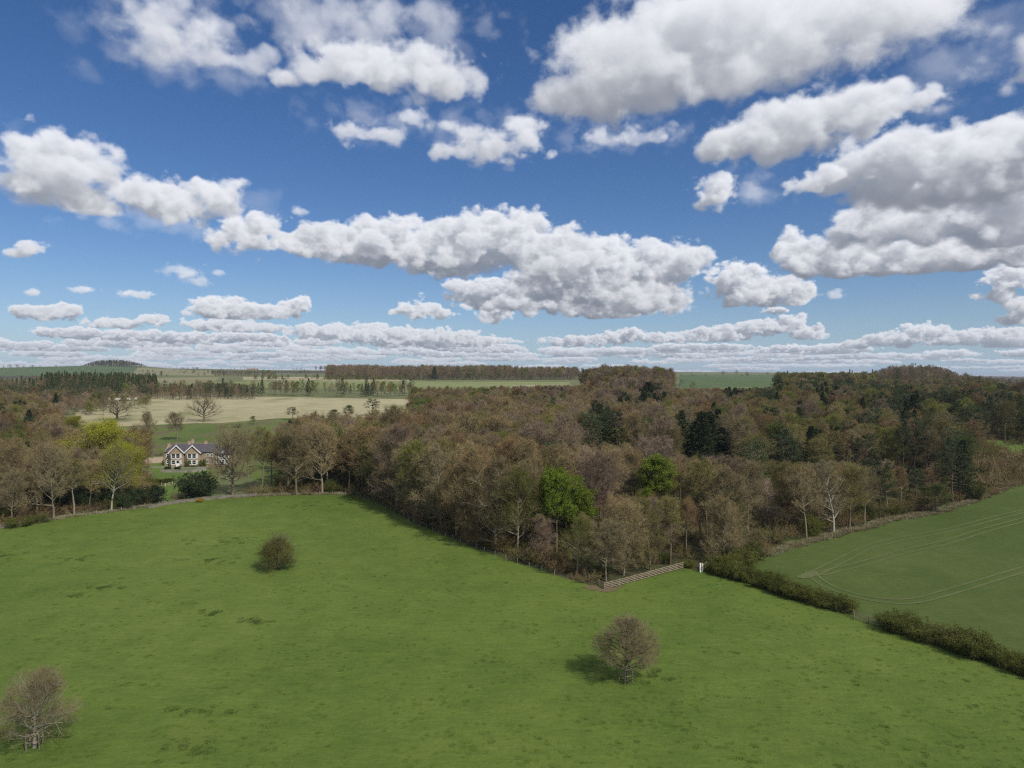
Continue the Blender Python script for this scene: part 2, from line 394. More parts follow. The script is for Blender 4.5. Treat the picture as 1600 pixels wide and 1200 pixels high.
# ================================================================ the lie of the land
_pY = np.array([-500, 0, 60, 100, 133, 200, 263, 400, 600, 800, 1000, 1500, 2500, 4000, 6000, 9000, 60000.])
_pZ = np.array([-6, 0, 0, .5, 2.8, 7.5, 9.7, 17.5, 27, 32.5, 37, 47, 66, 85, 78, 20, 0.])
_tu = np.linspace(0, 1, 2400); _tY = -500+60500*_tu**2.6
_tZ = np.interp(_tY, _pY, _pZ)
_k = np.exp(-np.linspace(-2, 2, 61)**2); _k /= _k.sum()
_tZ = np.convolve(np.pad(_tZ, 30, mode='edge'), _k, 'valid')
def gauss(x, y, cx, cy, rx, ry): return np.exp(-((x-cx)/rx)**2-((y-cy)/ry)**2)
def height(x, y):
    x = np.asarray(x, float); y = np.asarray(y, float)
    z = np.interp(y, _tY, _tZ)
    yy = np.maximum(y, 40.0); a = x/yy                         # bearing
    far = np.clip((yy-700)/900, 0, 1)
    k = np.interp(a, [-1, -.35, 0, .2, .35, .5, .62, .75, 1.5], [1, .97, .95, .80, .72, .62, .42, .34, .34])
    z = z-(z-36)*(1-k)*far*(z > 36)
    z = z-far*np.clip((a-.5)/.15, 0, 1)*2.5
    z = z+12.5*gauss(x, y, 78, 490, 62, 90)                    # wooded knoll
    z = z+3.5*gauss(x, y, 240, 560, 120, 170)+7*gauss(x, y, 475, 860, 150, 110)
    z = z-9.5*np.clip((a-.615)/.09, 0, 1)*np.clip((yy-345)/110, 0, 1)
    z = z+5.0*gauss(x, y, 210, 300, 90, 110)*1.0+6*gauss(x, y, 330, 340, 130, 110)
    z = z+22*gauss(x, y, -1410, 2520, 125, 300)                # the round hill on the skyline
    z = z-2.5*gauss(x, y, -70, 300, 60, 60)
    nearf = np.clip((yy-20)/100, 0, 1)
    z = z+(.35*np.sin(x*.045+1)*np.cos(y*.037)+.18*np.sin(x*.11+y*.07))*nearf+.8*np.sin(x*.012+2)*np.sin(y*.011)*nearf
    return z
def hz(x, y): return float(height(x, y))
def ray(px, py):
    """direction (per unit of y) of a photo pixel"""
    p = math.atan((600-HORIZON)/F)
    X = (px-800)/F; Z = (600-py)/F
    dy = math.cos(p)+Z*math.sin(p); dz = Z*math.cos(p)-math.sin(p)
    return X/dy, dz/dy
_rY = 40*np.exp(np.linspace(0, math.log(7000/40), 5000))
def ground_at(px, py):
    rx, rz = ray(px, py)
    d = CAM_H+rz*_rY-height(rx*_rY, _rY)
    i = int(np.argmax(d < 0)) if (d < 0).any() else len(_rY)-1
    i = max(i, 1); y0, y1 = _rY[i-1], _rY[i]; a, b = d[i-1], d[i]
    y = y0+(y1-y0)*(a/(a-b) if a != b else 0)
    return rx*y, y
def on_bearing(px, y): return ray(px, 600)[0]*y, y
def proj(x, y, z):
    p = math.atan((600-HORIZON)/F)
    Y = y*math.cos(p)-(z-CAM_H)*math.sin(p); Z = y*math.sin(p)+(z-CAM_H)*math.cos(p)
    return 800+F*x/Y, 600-F*Z/Y
def GP(pts):
    """photo pixels -> ground points; ('w', x, y) is a world point; ('b', px, Y) a bearing and a distance"""
    o = []
    for p in pts:
        if p[0] == 'w': o.append((p[1], p[2]))
        elif p[0] == 'b': o.append(on_bearing(p[1], p[2]))
        else: o.append(ground_at(*p))
    return o
def smooth_line(pts, n=3, wob=0, seed=0, closed=False):
    """resample with wobble so that no boundary is ruler straight"""
    rg = np.random.RandomState(seed); o = []
    for i in range(len(pts)-(0 if closed else 1)):
        a = np.array(pts[i]); b = np.array(pts[(i+1) % len(pts)]); L = np.linalg.norm(b-a); k = max(1, int(L/n))
        for j in range(k):
            q = a+(b-a)*j/k
            if j and wob: q = q+rg.uniform(-wob, wob, 2)
            o.append(tuple(q))
    if not closed: o.append(tuple(pts[-1]))
    return o
def inside(poly, x, y):
    x = np.atleast_1d(np.asarray(x, float)); y = np.atleast_1d(np.asarray(y, float)); c = np.zeros(x.shape, bool); n = len(poly)
    for i in range(n):
        x0, y0 = poly[i]; x1, y1 = poly[i-1]
        if y0 == y1: continue
        m = ((y0 > y) != (y1 > y)) & (x < (x1-x0)*(y-y0)/(y1-y0)+x0); c ^= m
    return c

# boundaries, read off the photograph as ground points
L_left = GP([(-260, 872), (-80, 840), (0, 826), (60, 817), (110, 808), (170, 801), (225, 793), (270, 787), (320, 781), (380, 777), (440, 774), (500, 773), (560, 773)])
L_wood = GP([(560, 773), (600, 791), (650, 818), (700, 838), (760, 862), (830, 886), (890, 905), (945, 921)])
L_fence = GP([(945, 921), (1067, 888)])
L_gate = GP([(1067, 888), (1112, 894)])
L_hedge = GP([(1112, 894), (1200, 922), (1330, 966), (1380, 981), (1480, 1013), (1600, 1056), (1800, 1130)])
L_arable_top = GP([(1150, 882), (1190, 872), (1240, 856), (1330, 832), (1400, 813), (1480, 800), (1520, 786), (1560, 771), (1600, 758), (1700, 728), (1850, 690)])
pasture = smooth_line(L_left, 4, .35, 1)[:-1]+smooth_line(L_wood, 4, .3, 2)[:-1]+L_fence[:-1]+L_gate[:-1]+smooth_line(L_hedge, 6, .15, 3)+[(220, 20), (240, -160), (-260, -160), (-260, 60)]
arable = smooth_line(L_arable_top, 6, .6, 4)+[(430, 120), (330, 40)]+smooth_line(L_hedge[::-1], 6, .15, 5)
# pale margin between crop and wood
margin = [(x+.0, y+.0) for x, y in smooth_line(L_arable_top, 6, .0, 4)]
def offset(line, d):
    o = []
    for i, (x, y) in enumerate(line):
        a = line[max(0, i-1)]; b = line[min(len(line)-1, i+1)]
        tx, ty = b[0]-a[0], b[1]-a[1]; L = math.hypot(tx, ty) or 1
        o.append((x-ty/L*d, y+tx/L*d))
    return o
ar_line = smooth_line(L_arable_top, 6, .6, 4)
verge_ar = ar_line[1:]+offset(ar_line, 2.4)[1:][::-1]
lf_line = smooth_line(L_left, 4, .35, 1)
verge_lf = lf_line+offset(lf_line, 2.0)[::-1]
mud_corner = GP([(905, 913), (945, 921), (985, 911), (975, 921), (950, 928), (925, 925)])

green_right = GP([(1512, 682), (1560, 688), (1660, 700), (1760, 712), (1700, 718), (1600, 716), (1565, 706), (1540, 694)])
lawn = GP([(232, 727), (262, 722), (345, 722), (345, 740), (330, 776), (262, 783), (240, 772), (242, 748)])
drive = GP([(200, 735), (255, 718), (262, 726), (238, 731), (205, 743)])
park_left = GP([(222, 690), (232, 664), (300, 661), (345, 663), (440, 653), (560, 655), (570, 700), (560, 765), (440, 768), (400, 750), (350, 720), (300, 712), (250, 708)])
stubble = GP([(112, 660), (118, 645), (150, 630), (190, 618.5), (300, 619), (420, 620), (640, 624), (640, 640), (600, 652), (440, 653), (345, 661), (232, 664), (150, 668)])
far_a = GP([(150, 603), (420, 606), (640, 612), (800, 606), (890, 605.5), (890, 597), (640, 596), (510, 594.5), (300, 597.5), (160, 598)])
far_b = GP([(1062, 606), (1225, 604), (1300, 600), (1260, 586.6), (1062, 586)])
far_c = [on_bearing(a, y) for a, y in ((-200, 1400), (300, 1400), (330, 2500), (-200, 2600))]
far_d = [on_bearing(a, y) for a, y in ((-300, 2700), (500, 2700), (560, 3900), (-300, 3950))]
far_e = [on_bearing(a, y) for a, y in ((330, 1900), (560, 1800), (620, 2600), (330, 2650))]
far_f = [on_bearing(a, y) for a, y in ((1495, 900), (1800, 900), (1900, 3200), (1490, 3300))]
far_i = [on_bearing(a, y) for a, y in ((205, 1500), (335, 1480), (345, 1800), (500, 1850), (500, 2500), (215, 2500))]
far_j = [on_bearing(a, y) for a, y in ((230, 900), (330, 900), (345, 1250), (240, 1230))]
far_k = [on_bearing(a, y) for a, y in ((-100, 1150), (90, 1150), (110, 1400), (-100, 1400))]
far_g = GP([(800, 606.5), (893, 606), (893, 601.5), (800, 602)])
far_h = [on_bearing(a, y) for a, y in ((380, 1050), (640, 1000), (640, 1200), (520, 1350), (380, 1300))]
wood_main = smooth_line(L_wood, 4, .3, 2)[:-1]+L_fence[:-1]+L_gate+GP([(1130, 888)])+offset(ar_line, 2.4)+\
    [on_bearing(1850, 560), on_bearing(1620, 640), on_bearing(1500, 720), on_bearing(1350, 730), on_bearing(1215, 640), on_bearing(1190, 440), on_bearing(1065, 450), on_bearing(1050, 590),
     on_bearing(905, 590), on_bearing(885, 480), on_bearing(640, 470), on_bearing(645, 330), on_bearing(600, 285)]+GP([(565, 715), (500, 722), (432, 735), (432, 772)])+smooth_line(L_left[-4:], 4, .35, 6)[:-1]
wood_left = GP([(-260, 850), (0, 815), (60, 806), (120, 798), (180, 789), (228, 781), (240, 770), (232, 745), (205, 740), (190, 738), (150, 742)])+[on_bearing(140, 265), on_bearing(112, 300), on_bearing(104, 420), on_bearing(-40, 430), on_bearing(-300, 400)]

REG = [  # name, polygon, material; later ones win
    ('woodland_floor', wood_main, m_woodfloor), ('spinney_floor', wood_left, m_woodfloor),
    ('park_grass', park_left, m_park), ('pale_rough_field', stubble, m_stubble), ('garden_lawn', lawn, m_lawn), 
    ('crop_field', arable, m_arable), ('field_margin', verge_ar, m_verge),
    ('bright_meadow', green_right, m_lawn), ('pasture_margin', verge_lf, m_verge), ('pasture', pasture, m_pasture),
    ('far_green_field', far_b, m_fargreen), ('far_meadow', far_a, m_farpale), ('far_hill_field', far_c, m_fargreen), ('skyline_field', far_d, m_farpale),
    ('far_khaki_field', far_i, m_khaki), ('far_rough_slope', far_j, m_khaki), ('far_brown_slope', far_k, m_fardark),
    ('brown_moor', far_e, m_fardark), ('far_dark_field', far_f, m_fardark), ('far_tan_field', far_g, m_stubble), ('far_rough_field', far_h, m_stubble),
]
def build_land():
    pts = []
    ys = [-150, -60, 0]+list(np.linspace(20, 64, 4))+list(68*np.exp(np.linspace(0, math.log(6500/68), 150)))+[8000, 12000, 20000, 40000]
    bear = np.concatenate([[-3, -2, -1.5, -1.15], np.linspace(-.95, .95, 150), [1.15, 1.5, 2, 3]])
    for i, y in enumerate(ys):
        yy = max(y, 90)
        for j, b in enumerate(bear):
            jx = (RS.rand()-.5)*.4; pts.append((yy*(b+jx*.0126 if abs(b) < .95 else b), y+(RS.rand()-.5)*.2*max(1, y*.03)*(20 < y < 6000)))
    n0 = len(pts); edges = []
    polys = []
    for name, pg, m_ in REG:
        k = len(pts); pts += pg; n = len(pg); edges += [(k+i, k+(i+1) % n) for i in range(n)]
    v, e, f, ov, oe, of = delaunay_2d_cdt([Vector(p) for p in pts], edges, [], 0, 1e-4)
    V = np.array([(p.x, p.y) for p in v]); Z = height(V[:,0], V[:,1])
    T = np.array([t for t in f if len(t) == 3]); C = V[T].mean(1)
    owner = np.full(len(T), -1)
    for i, (name, pg, m_) in enumerate(REG):
        owner[inside(pg, C[:,0], C[:,1])] = i
    for i in range(-1, len(REG)):
        t = T[owner == i]
        if len(t) == 0: continue
        used, inv = np.unique(t, return_inverse=True)
        me = bpy.data.meshes.new('land')
        me.from_pydata(np.column_stack([V[used], Z[used]]).tolist(), [], inv.reshape(-1, 3).tolist())
        me.polygons.foreach_set('use_smooth', [True]*len(me.polygons))
        me.materials.append(REG[i][2] if i >= 0 else m_farland)
        o = bpy.data.objects.new(REG[i][0] if i >= 0 else 'ground', me); o['kind'] = 'structure'; col.objects.link(o)
    print('land', len(T), round(time.time()-T0, 1))
build_land()
# ================================================================ tree building (numpy)
class Geo:
    def __init__(s): s.v = []; s.t = []; s.m = []; s.n = 0
    def add(s, v, t, mi=0):
        v = np.asarray(v, np.float32).reshape(-1, 3); t = np.asarray(t, np.int64).reshape(-1, 3)
        s.v.append(v); s.t.append(t+s.n); s.m.append(np.full(len(t), mi, np.int32)); s.n += len(v)
    def mesh(s, name, mats, smooth=False):
        V = np.concatenate(s.v); T = np.concatenate(s.t); MI = np.concatenate(s.m)
        me = bpy.data.meshes.new(name); me.vertices.add(len(V)); me.vertices.foreach_set('co', V.ravel())
        me.loops.add(len(T)*3); me.loops.foreach_set('vertex_index', T.ravel().astype(np.int32))
        me.polygons.add(len(T)); me.polygons.foreach_set('loop_start', np.arange(0, len(T)*3, 3, dtype=np.int32))
        try: me.polygons.foreach_set('loop_total', np.full(len(T), 3, np.int32))
        except Exception: pass
        me.polygons.foreach_set('material_index', MI)
        if smooth: me.polygons.foreach_set('use_smooth', np.ones(len(T), bool))
        for m_ in mats: me.materials.append(m_)
        me.update(calc_edges=True); return me
def unit(a): return a/np.maximum(np.linalg.norm(a, axis=-1, keepdims=True), 1e-9)
def perp(d, rg):
    r = rg.normal(size=d.shape); return unit(r-(r*d).sum(-1, keepdims=True)*d)
def grow(base, d, length, K, up, wig, rg):
    """polylines (n, K, 3) that bend towards up and wander"""
    n = len(base); P = np.zeros((n, K, 3)); P[:,0] = base; d = d.copy(); step = (length/(K-1))[:,None]
    for k in range(1, K):
        P[:,k] = P[:,k-1]+d*step
        d = unit(d+np.array([0, 0, 1.])*np.reshape(up, (-1, 1))/(K-1)+rg.normal(size=d.shape)*wig)
    return P
def offshoots(P, per, t0, t1, rg):
    """bases, tangents, t, parent index for children spread along the parents"""
    n, K, _ = P.shape; idx = np.repeat(np.arange(n), per)
    t = (np.tile(np.arange(per), n)+rg.rand(n*per))/per*(t1-t0)+t0
    x = t*(K-1); i = np.minimum(x.astype(int), K-2); f = (x-i)[:,None]
    b = P[idx, i]*(1-f)+P[idx, i+1]*f; d = unit(P[idx, i+1]-P[idx, i])
    return b, d, t, idx
def tube(g, P, r0, r1, S, mi=0, power=1.0):
    n, K, _ = P.shape
    tan = np.empty_like(P); tan[:,1:-1] = P[:,2:]-P[:,:-2]; tan[:,0] = P[:,1]-P[:,0]; tan[:,-1] = P[:,-1]-P[:,-2]; tan = unit(tan)
    ref = np.where(np.abs(tan[...,2:3]) > .9, np.array([1., 0, 0]), np.array([0, 0, 1.]))
    a = unit(np.cross(tan, ref)); b = np.cross(tan, a)
    k = (np.linspace(0, 1, K)**power)[None,:]; r = (np.reshape(r0, (-1, 1))*(1-k)+np.reshape(r1, (-1, 1))*k)[...,None,None]
    th = np.linspace(0, 2*np.pi, S, endpoint=False)
    ring = P[:,:,None]+r*(a[:,:,None]*np.cos(th)[:,None]+b[:,:,None]*np.sin(th)[:,None])
    base = (np.arange(n)[:,None,None]*K+np.arange(K-1)[None,:,None])*S; s = np.arange(S)[None,None]; s2 = (s+1) % S
    q = [base+s, base+s2, base+S+s2, base+S+s]
    T = np.stack([q[0], q[1], q[2], q[0], q[2], q[3]], -1).reshape(-1, 3)
    g.add(ring, T, mi)
def sliver(g, a, b, w, rg, mi=0):
    """one thin triangle from a to b"""
    d = unit(b-a); s = perp(d, rg)*np.reshape(w, (-1, 1))*.5
    n = len(a); V = np.stack([a-s, a+s, b], 1); g.add(V, np.arange(n*3).reshape(-1, 3), mi)
def leaves(g, c, size, rg, mi=0, up=.35, tri=True):
    n = len(c); nn = unit(rg.normal(size=(n, 3))+np.array([0, 0, up])); a = perp(nn, rg); b = np.cross(nn, a)
    s = (size*rg.uniform(.6, 1.3, n))[:,None]
    V = np.stack([c-a*s*.5, c+b*s*.42, c+a*s*.55, c-b*s*.42], 1)
    k = np.arange(n)[:,None]*4; g.add(V, np.concatenate([k+[0, 1, 2], k+[0, 2, 3]], 1).reshape(-1, 3), mi)

def broadleaf(seed, H=18., Rc=5.0, t_low=.26, n1=20, n2=8, n3=7, n4=7, n5=2, tw=1.0, r0=.30, leaf=0, leaf_size=.12, leaf_spread=.25, lean=.03, stems=1, up1=.9, leaf_lvl=4, low=False, reg=0., dome=None):
    """returns (wood Geo, crown Geo): a trunk that forks, limbs, branches and the haze of twigs"""
    rg = np.random.RandomState(seed); gw = Geo(); gc = Geo()
    ks = 7
    base = np.zeros((stems, 3)); base[:,:2] = rg.normal(size=(stems, 2))*(.25 if stems > 1 else 0)
    d = unit(np.array([[0, 0, 1.]])+rg.normal(size=(stems, 3))*np.array([1, 1, 0])*(lean if stems == 1 else .3))
    Lt = np.full(stems, H*.86)*(1 if stems == 1 else rg.uniform(.75, 1, stems))
    P0 = grow(base, d, Lt, ks, .15, .05, rg)
    P0[:,0,2] -= .3
    tube(gw, P0, r0*(1 if stems == 1 else .6), .04, 5 if low else 7, 0, .8)
    b, d, t, idx = offshoots(P0, n1//stems, t_low, .985, rg)
    q = np.clip((t-t_low)/(1-t_low), 0, 1)
    env = np.sqrt(np.clip(1-((q-.36)/.68)**2, .05, 1))
    ang = np.radians(62-36*q+rg.normal(size=len(q))*9)
    # whorl the limbs round the trunk
    phi = np.arange(len(q))*2.4+rg.normal(size=len(q))*.4
    side = np.stack([np.cos(phi), np.sin(phi), np.zeros(len(q))], -1); side = unit(side-(side*d).sum(-1, keepdims=True)*d)
    d1 = unit(d*np.cos(ang)[:,None]+side*np.sin(ang)[:,None])
    L1 = Rc*env*(1+(rg.uniform(.78, 1.18, len(q))-1)*(1-.7*reg))*1.12
    P1 = grow(b, d1, L1, 6, up1*(.55+.45*q), .13, rg)
    rr1 = (.055+.11*L1/Rc)*(1-.55*q)*r0/.3
    tube(gw, P1, rr1, .018, 3 if low else 5, 0, .8)
    b, d, t, idx = offshoots(P1, n2, .22, 1.0, rg)
    a2 = np.radians(rg.uniform(28, 62, len(t)))[:,None]; d2 = unit(d*np.cos(a2)+perp(d, rg)*np.sin(a2)+np.array([0, 0, .12]))
    L2 = L1[idx]*.48*(1.15-.55*t)*rg.uniform(.7, 1.25, len(t))
    P2 = grow(b, d2, L2, 4, .35, .14, rg)
    if low: sliver(gw, P2[:,0], P2[:,-1], .10*np.ones(len(P2)), rg, 0)
    else: tube(gw, P2, .045*r0/.3*np.maximum(L2/2, .5), .012, 3, 0, .8)
    b, d, t, idx = offshoots(P2, n3, .12, 1.0, rg)
    a3 = np.radians(rg.uniform(25, 60, len(t)))[:,None]; d3 = unit(d*np.cos(a3)+perp(d, rg)*np.sin(a3)+np.array([0, 0, .1]))
    L3 = np.maximum(L2[idx]*.55*(1.2-.5*t)*rg.uniform(.7, 1.3, len(t)), .3)
    P3 = grow(b, d3, L3, 3, .3, .12, rg)
    if dome:
        zc, rz, rr = dome
        def cut(e): return np.hypot(e[:,0], e[:,1])**2/rr**2+(e[:,2]-zc)**2/rz**2*1.0 < rg.uniform(.84, 1.08, len(e))
        k_ = cut(P3[:,-1]); P3 = P3[k_]; L3 = L3[k_]
    w3 = (.032 if not low else .075)*tw
    for k in range(2): sliver(gw if not low else gc, P3[:,0], P3[:,-1], np.full(len(P3), w3), rg, 0)
    tips = P3[:,-1]
    if n4:
        b, d, t, idx = offshoots(P3, n4, .1, 1.0, rg)
        a4 = np.radians(rg.uniform(20, 60, len(t)))[:,None]; d4 = unit(d*np.cos(a4)+perp(d, rg)*np.sin(a4)+np.array([0, 0, .08]))
        L4 = np.maximum(L3[idx]*.62*rg.uniform(.6, 1.3, len(t)), .25)
        e = b+d4*L4[:,None]
        if dome: k_ = cut(e); b = b[k_]; e = e[k_]; L4 = L4[k_]
        sliver(gc, b, e, (.026 if not low else .07)*tw*np.ones(len(b)), rg, 0)
        tips = e
        if n5:
            P4 = np.stack([b, (b+e)/2, e], 1); b5, d5, t5, id5 = offshoots(P4, n5, .25, 1.0, rg)
            a5 = np.radians(rg.uniform(20, 55, len(t5)))[:,None]; d5 = unit(d5*np.cos(a5)+perp(d5, rg)*np.sin(a5))
            e5 = b5+d5*(np.maximum(L4[id5]*.6, .22)*rg.uniform(.6, 1.4, len(t5)))[:,None]
            sliver(gc, b5, e5, .022*tw*np.ones(len(b5)), rg, 0); tips = e5
    if leaf:
        k = rg.randint(0, len(tips), leaf); c = tips[k]+rg.normal(size=(leaf, 3))*leaf_spread
        leaves(gc, c, leaf_size, rg, 1)
    return gw, gc

def pine(seed, H=17., low=False):
    rg = np.random.RandomState(seed); gw = Geo(); gc = Geo()
    P0 = grow(np.zeros((1, 3)), unit(np.array([[rg.normal()*.03, rg.normal()*.03, 1.]])), np.array([H*.95]), 7, .1, .03, rg); P0[:,0,2] -= .3
    tube(gw, P0, .24, .04, 6, 0)
    n1 = 26 if not low else 16; b, d, t, idx = offshoots(P0, n1, .42, .98, rg); q = (t-.42)/.58
    phi = np.arange(n1)*2.4+rg.normal(size=n1)*.5; ang = np.radians(80-30*q)
    side = np.stack([np.cos(phi), np.sin(phi), 0*phi], -1); d1 = unit(d*np.cos(ang)[:,None]+side*np.sin(ang)[:,None])
    L1 = 3.6*np.sqrt(np.clip(1-((q-.35)/.78)**2, .06, 1))*rg.uniform(.65, 1.2, n1)*H/17
    P1 = grow(b, d1, L1, 5, .3, .1, rg); tube(gw, P1, .07, .02, 3, 0)
    b, d, t, idx = offshoots(P1, 7, .35, 1., rg); a = np.radians(rg.uniform(30, 70, len(t)))[:,None]
    d2 = unit(d*np.cos(a)+perp(d, rg)*np.sin(a)*np.array([1, 1, .5])+np.array([0, 0, .15])); L2 = L1[idx]*.34*rg.uniform(.7, 1.3, len(t)); e = b+d2*L2[:,None]
    sliver(gw, b, e, np.full(len(b), .05), rg, 0)
    per = 42 if not low else 14; k = np.repeat(np.arange(len(e)), per); c0 = b[k]+(e[k]-b[k])*rg.uniform(.45, 1.08, len(k))[:,None]
    dd = unit(rg.normal(size=(len(k), 3))+np.array([0, 0, .5])); c0 = c0+rg.normal(size=c0.shape)*np.array([.16, .16, .07])
    sliver(gc, c0, c0+dd*(rg.uniform(.22, .46, len(k)))[:,None], np.full(len(k), .10 if not low else .2), rg, 1)
    return gw, gc
def spruce(seed, H=19., low=False, Rb=4.3, droop=-.25, larch=False):
    rg = np.random.RandomState(seed); gw = Geo(); gc = Geo()
    P0 = grow(np.zeros((1, 3)), np.array([[0, 0, 1.]]), np.array([H]), 7, 0, .01, rg); P0[:,0,2] -= .3
    tube(gw, P0, .24, .02, 6, 0)
    n1 = 120 if not low else 60; b, d, t, idx = offshoots(P0, n1, .1, .99, rg); phi = np.arange(n1)*2.4+rg.normal(size=n1)*.3
    d1 = unit(np.stack([np.cos(phi), np.sin(phi), .15+.5*t], -1)); L1 = Rb*(1.02-t)**.85*rg.uniform(.72, 1.15, n1)*np.clip((t+.03)*6, .4, 1)+.2
    P1 = grow(b, d1, L1, 5, droop*(1-t), .05, rg); tube(gw, P1, .04, .012, 3, 0)
    b, d, t2, idx = offshoots(P1, 11, .12, 1., rg); s = np.cross(d, np.array([0, 0, 1.])); s = unit(s)*np.where(rg.rand(len(s)) > .5, 1, -1)[:,None]
    d2 = unit(d*.75+s*rg.uniform(.3, 1, len(s))[:,None]+np.array([0, 0, -.12])); L2 = (L1[idx]*.30*(1.25-t2))*rg.uniform(.7, 1.3, len(t2))+.1; e = b+d2*L2[:,None]
    per = (15 if not low else 7); k = np.repeat(np.arange(len(e)), per); c0 = b[k]+(e[k]-b[k])*rg.rand(len(k))[:,None]
    dd = unit(d2[k]*.8+rg.normal(size=(len(k), 3))*.6+np.array([0, 0, -.1])); sc_ = .8 if larch else 1
    sliver(gc, c0, c0+dd*(rg.uniform(.25, .5, len(k)))[:,None], np.full(len(k), (.16 if not low else .24)*sc_), rg, 1)
    return gw, gc
def bush(seed, H=3., Rr=1.9, leaf=9000, leaf_size=.10, n=10, twigs=True, low=False, squash=1.0):
    """many-stemmed shrub, rounded and uneven"""
    rg = np.random.RandomState(seed); gw = Geo(); gc = Geo()
    phi = rg.uniform(0, 6.28, n*2); rad = np.sqrt(rg.rand(n*2))
    base = np.stack([np.cos(phi)*rad*Rr*.35, np.sin(phi)*rad*Rr*.35, -.1+0*phi], -1)
    d = unit(np.stack([np.cos(phi)*rad*1.1, np.sin(phi)*rad*1.1, np.full(n*2, 1.)], -1)+rg.normal(size=(n*2, 3))*.12)
    L = H*rg.uniform(.75, 1.1, n*2)*np.sqrt(np.clip(1-(rad*.55)**2, .1, 1))
    P = grow(base, d, L, 5, .05, .12, rg); tube(gw, P, .05, .012, 3, 0)
    b, dd, t, idx = offshoots(P, 10, .12, 1., rg); a = np.radians(rg.uniform(25, 75, len(t)))[:,None]
    d2 = unit(dd*np.cos(a)+perp(dd, rg)*np.sin(a)); L2 = H*.24*rg.uniform(.6, 1.3, len(t)); P2 = grow(b, d2, L2, 3, .2, .12, rg)
    for k in range(2): sliver(gc, P2[:,0], P2[:,-1], np.full(len(P2), .035), rg, 0)
    b, dd, t, idx = offshoots(P2, 6, .1, 1., rg); a = np.radians(rg.uniform(25, 70, len(t)))[:,None]
    d3 = unit(dd*np.cos(a)+perp(dd, rg)*np.sin(a)); e = b+d3*(L2[idx]*.55*rg.uniform(.6, 1.3, len(t)))[:,None]
    if twigs: sliver(gc, b, e, np.full(len(b), .03), rg, 0)
    if leaf:
        k = rg.randint(0, len(e), leaf); c = e[k]+rg.normal(size=(leaf, 3))*.13; c[:,2] = np.maximum(c[:,2], .05); leaves(gc, c, leaf_size, rg, 1)
    return gw, gc

# ---------------------------------------------------------------- bark, twigs and leaves
def var_mat(name, cols, jitter=.25, rough=.85, trans=0, scale=1.5, spec=.15):
    """colour varies from tree to tree and from clump to clump"""
    m, t, b = mat(name); oi = N(t, 'ShaderNodeObjectInfo'); P = pos(t)
    tcn = N(t, 'ShaderNodeTexCoord')
    n1 = noise(t, scale, 3, .6, tcn.outputs['Object'])
    f = M('ADD', M('MULTIPLY', n1, .8), M('MULTIPLY', oi.outputs['Random'], .45))
    k = len(cols); c = ramp(t, f, [(.28+.55*i/(k-1), cc) for i, cc in enumerate(cols)])
    v = M('ADD', M('MULTIPLY', M('FRACT', M('MULTIPLY', oi.outputs['Random'], 17.3)), jitter*2), 1-jitter)
    c = mixcol(t, 1.0, c, (1, 1, 1), 'MULTIPLY'); 
    vm = N(t, 'ShaderNodeVectorMath', operation='SCALE'); t.links.new(c, vm.inputs[0]); t.links.new(v, vm.inputs['Scale'])
    t.links.new(vm.outputs[0], b.inputs['Base Color']); b.inputs['Roughness'].default_value = rough; b.inputs['Specular IOR Level'].default_value = spec
    if trans:
        tr = N(t, 'ShaderNodeBsdfTranslucent'); ms = N(t, 'ShaderNodeMixShader'); ms.inputs[0].default_value = trans
        t.links.new(vm.outputs[0], tr.inputs[0]); t.links.new(b.outputs[0], ms.inputs[1]); t.links.new(tr.outputs[0], ms.inputs[2])
        t.links.new(ms.outputs[0], t.nodes['Material Output'].inputs['Surface'])
    return m
m_bark = var_mat('grey_tan_bark', [(.10, .082, .05), (.16, .134, .086), (.23, .195, .135)], .3, scale=.9)
m_bark_dark = var_mat('dark_bark', [(.06, .045, .035), (.10, .075, .055), (.15, .11, .08)], .25)
m_bark_pale = var_mat('pale_bark', [(.15, .13, .09), (.22, .195, .145), (.29, .265, .21)], .2)
TW = {'reddish-brown': var_mat('twigs_reddish_brown', [(0.128, 0.077, 0.034), (0.186, 0.120, 0.054), (0.237, 0.161, 0.075)], .2),
      'grey-brown': var_mat('twigs_grey_brown', [(0.123, 0.096, 0.046), (0.180, 0.143, 0.070), (0.237, 0.193, 0.099)], .2),
      'purplish': var_mat('twigs_purplish', [(0.136, 0.094, 0.062), (0.192, 0.137, 0.096), (0.246, 0.184, 0.132)], .18),
      'olive-brown': var_mat('twigs_olive_brown', [(0.101, 0.086, 0.028), (0.157, 0.136, 0.042), (0.206, 0.184, 0.059)], .2),
      'tan': var_mat('twigs_tan', [(0.175, 0.127, 0.055), (0.237, 0.178, 0.082), (0.309, 0.239, 0.114)], .18)}
m_bud = var_mat('opening_buds', [(.085, .10, .018), (.13, .15, .028), (.18, .19, .04)], .25, trans=.25)
m_budy = var_mat('yellow_green_flowers', [(.19, .20, .012), (.26, .27, .018), (.33, .33, .03)], .1, trans=.25)
m_fresh = var_mat('fresh_green_leaves', [(.075, .115, .012), (.14, .19, .018), (.20, .25, .036)], .1, trans=.3, scale=1.1)
m_green = var_mat('spring_leaves', [(.06, .085, .018), (.09, .122, .026), (.13, .16, .04)], .25, trans=.25)
m_pine = var_mat('pine_needles', [(.024, .038, .015), (.044, .062, .024), (.07, .092, .038)], .25)
m_spruce = var_mat('spruce_needles', [(.022, .034, .014), (.036, .052, .020), (.056, .074, .030)], .2)
m_larch = var_mat('larch_needles', [(.05, .075, .02), (.075, .105, .03), (.10, .13, .04)], .2)
m_yew = var_mat('yew_needles', [(.014, .024, .010), (.024, .038, .014), (.036, .055, .02)], .15)
m_haw = var_mat('hawthorn_leaves', [(.035, .048, .010), (.064, .080, .014), (.105, .115, .022)], .2, trans=.2)
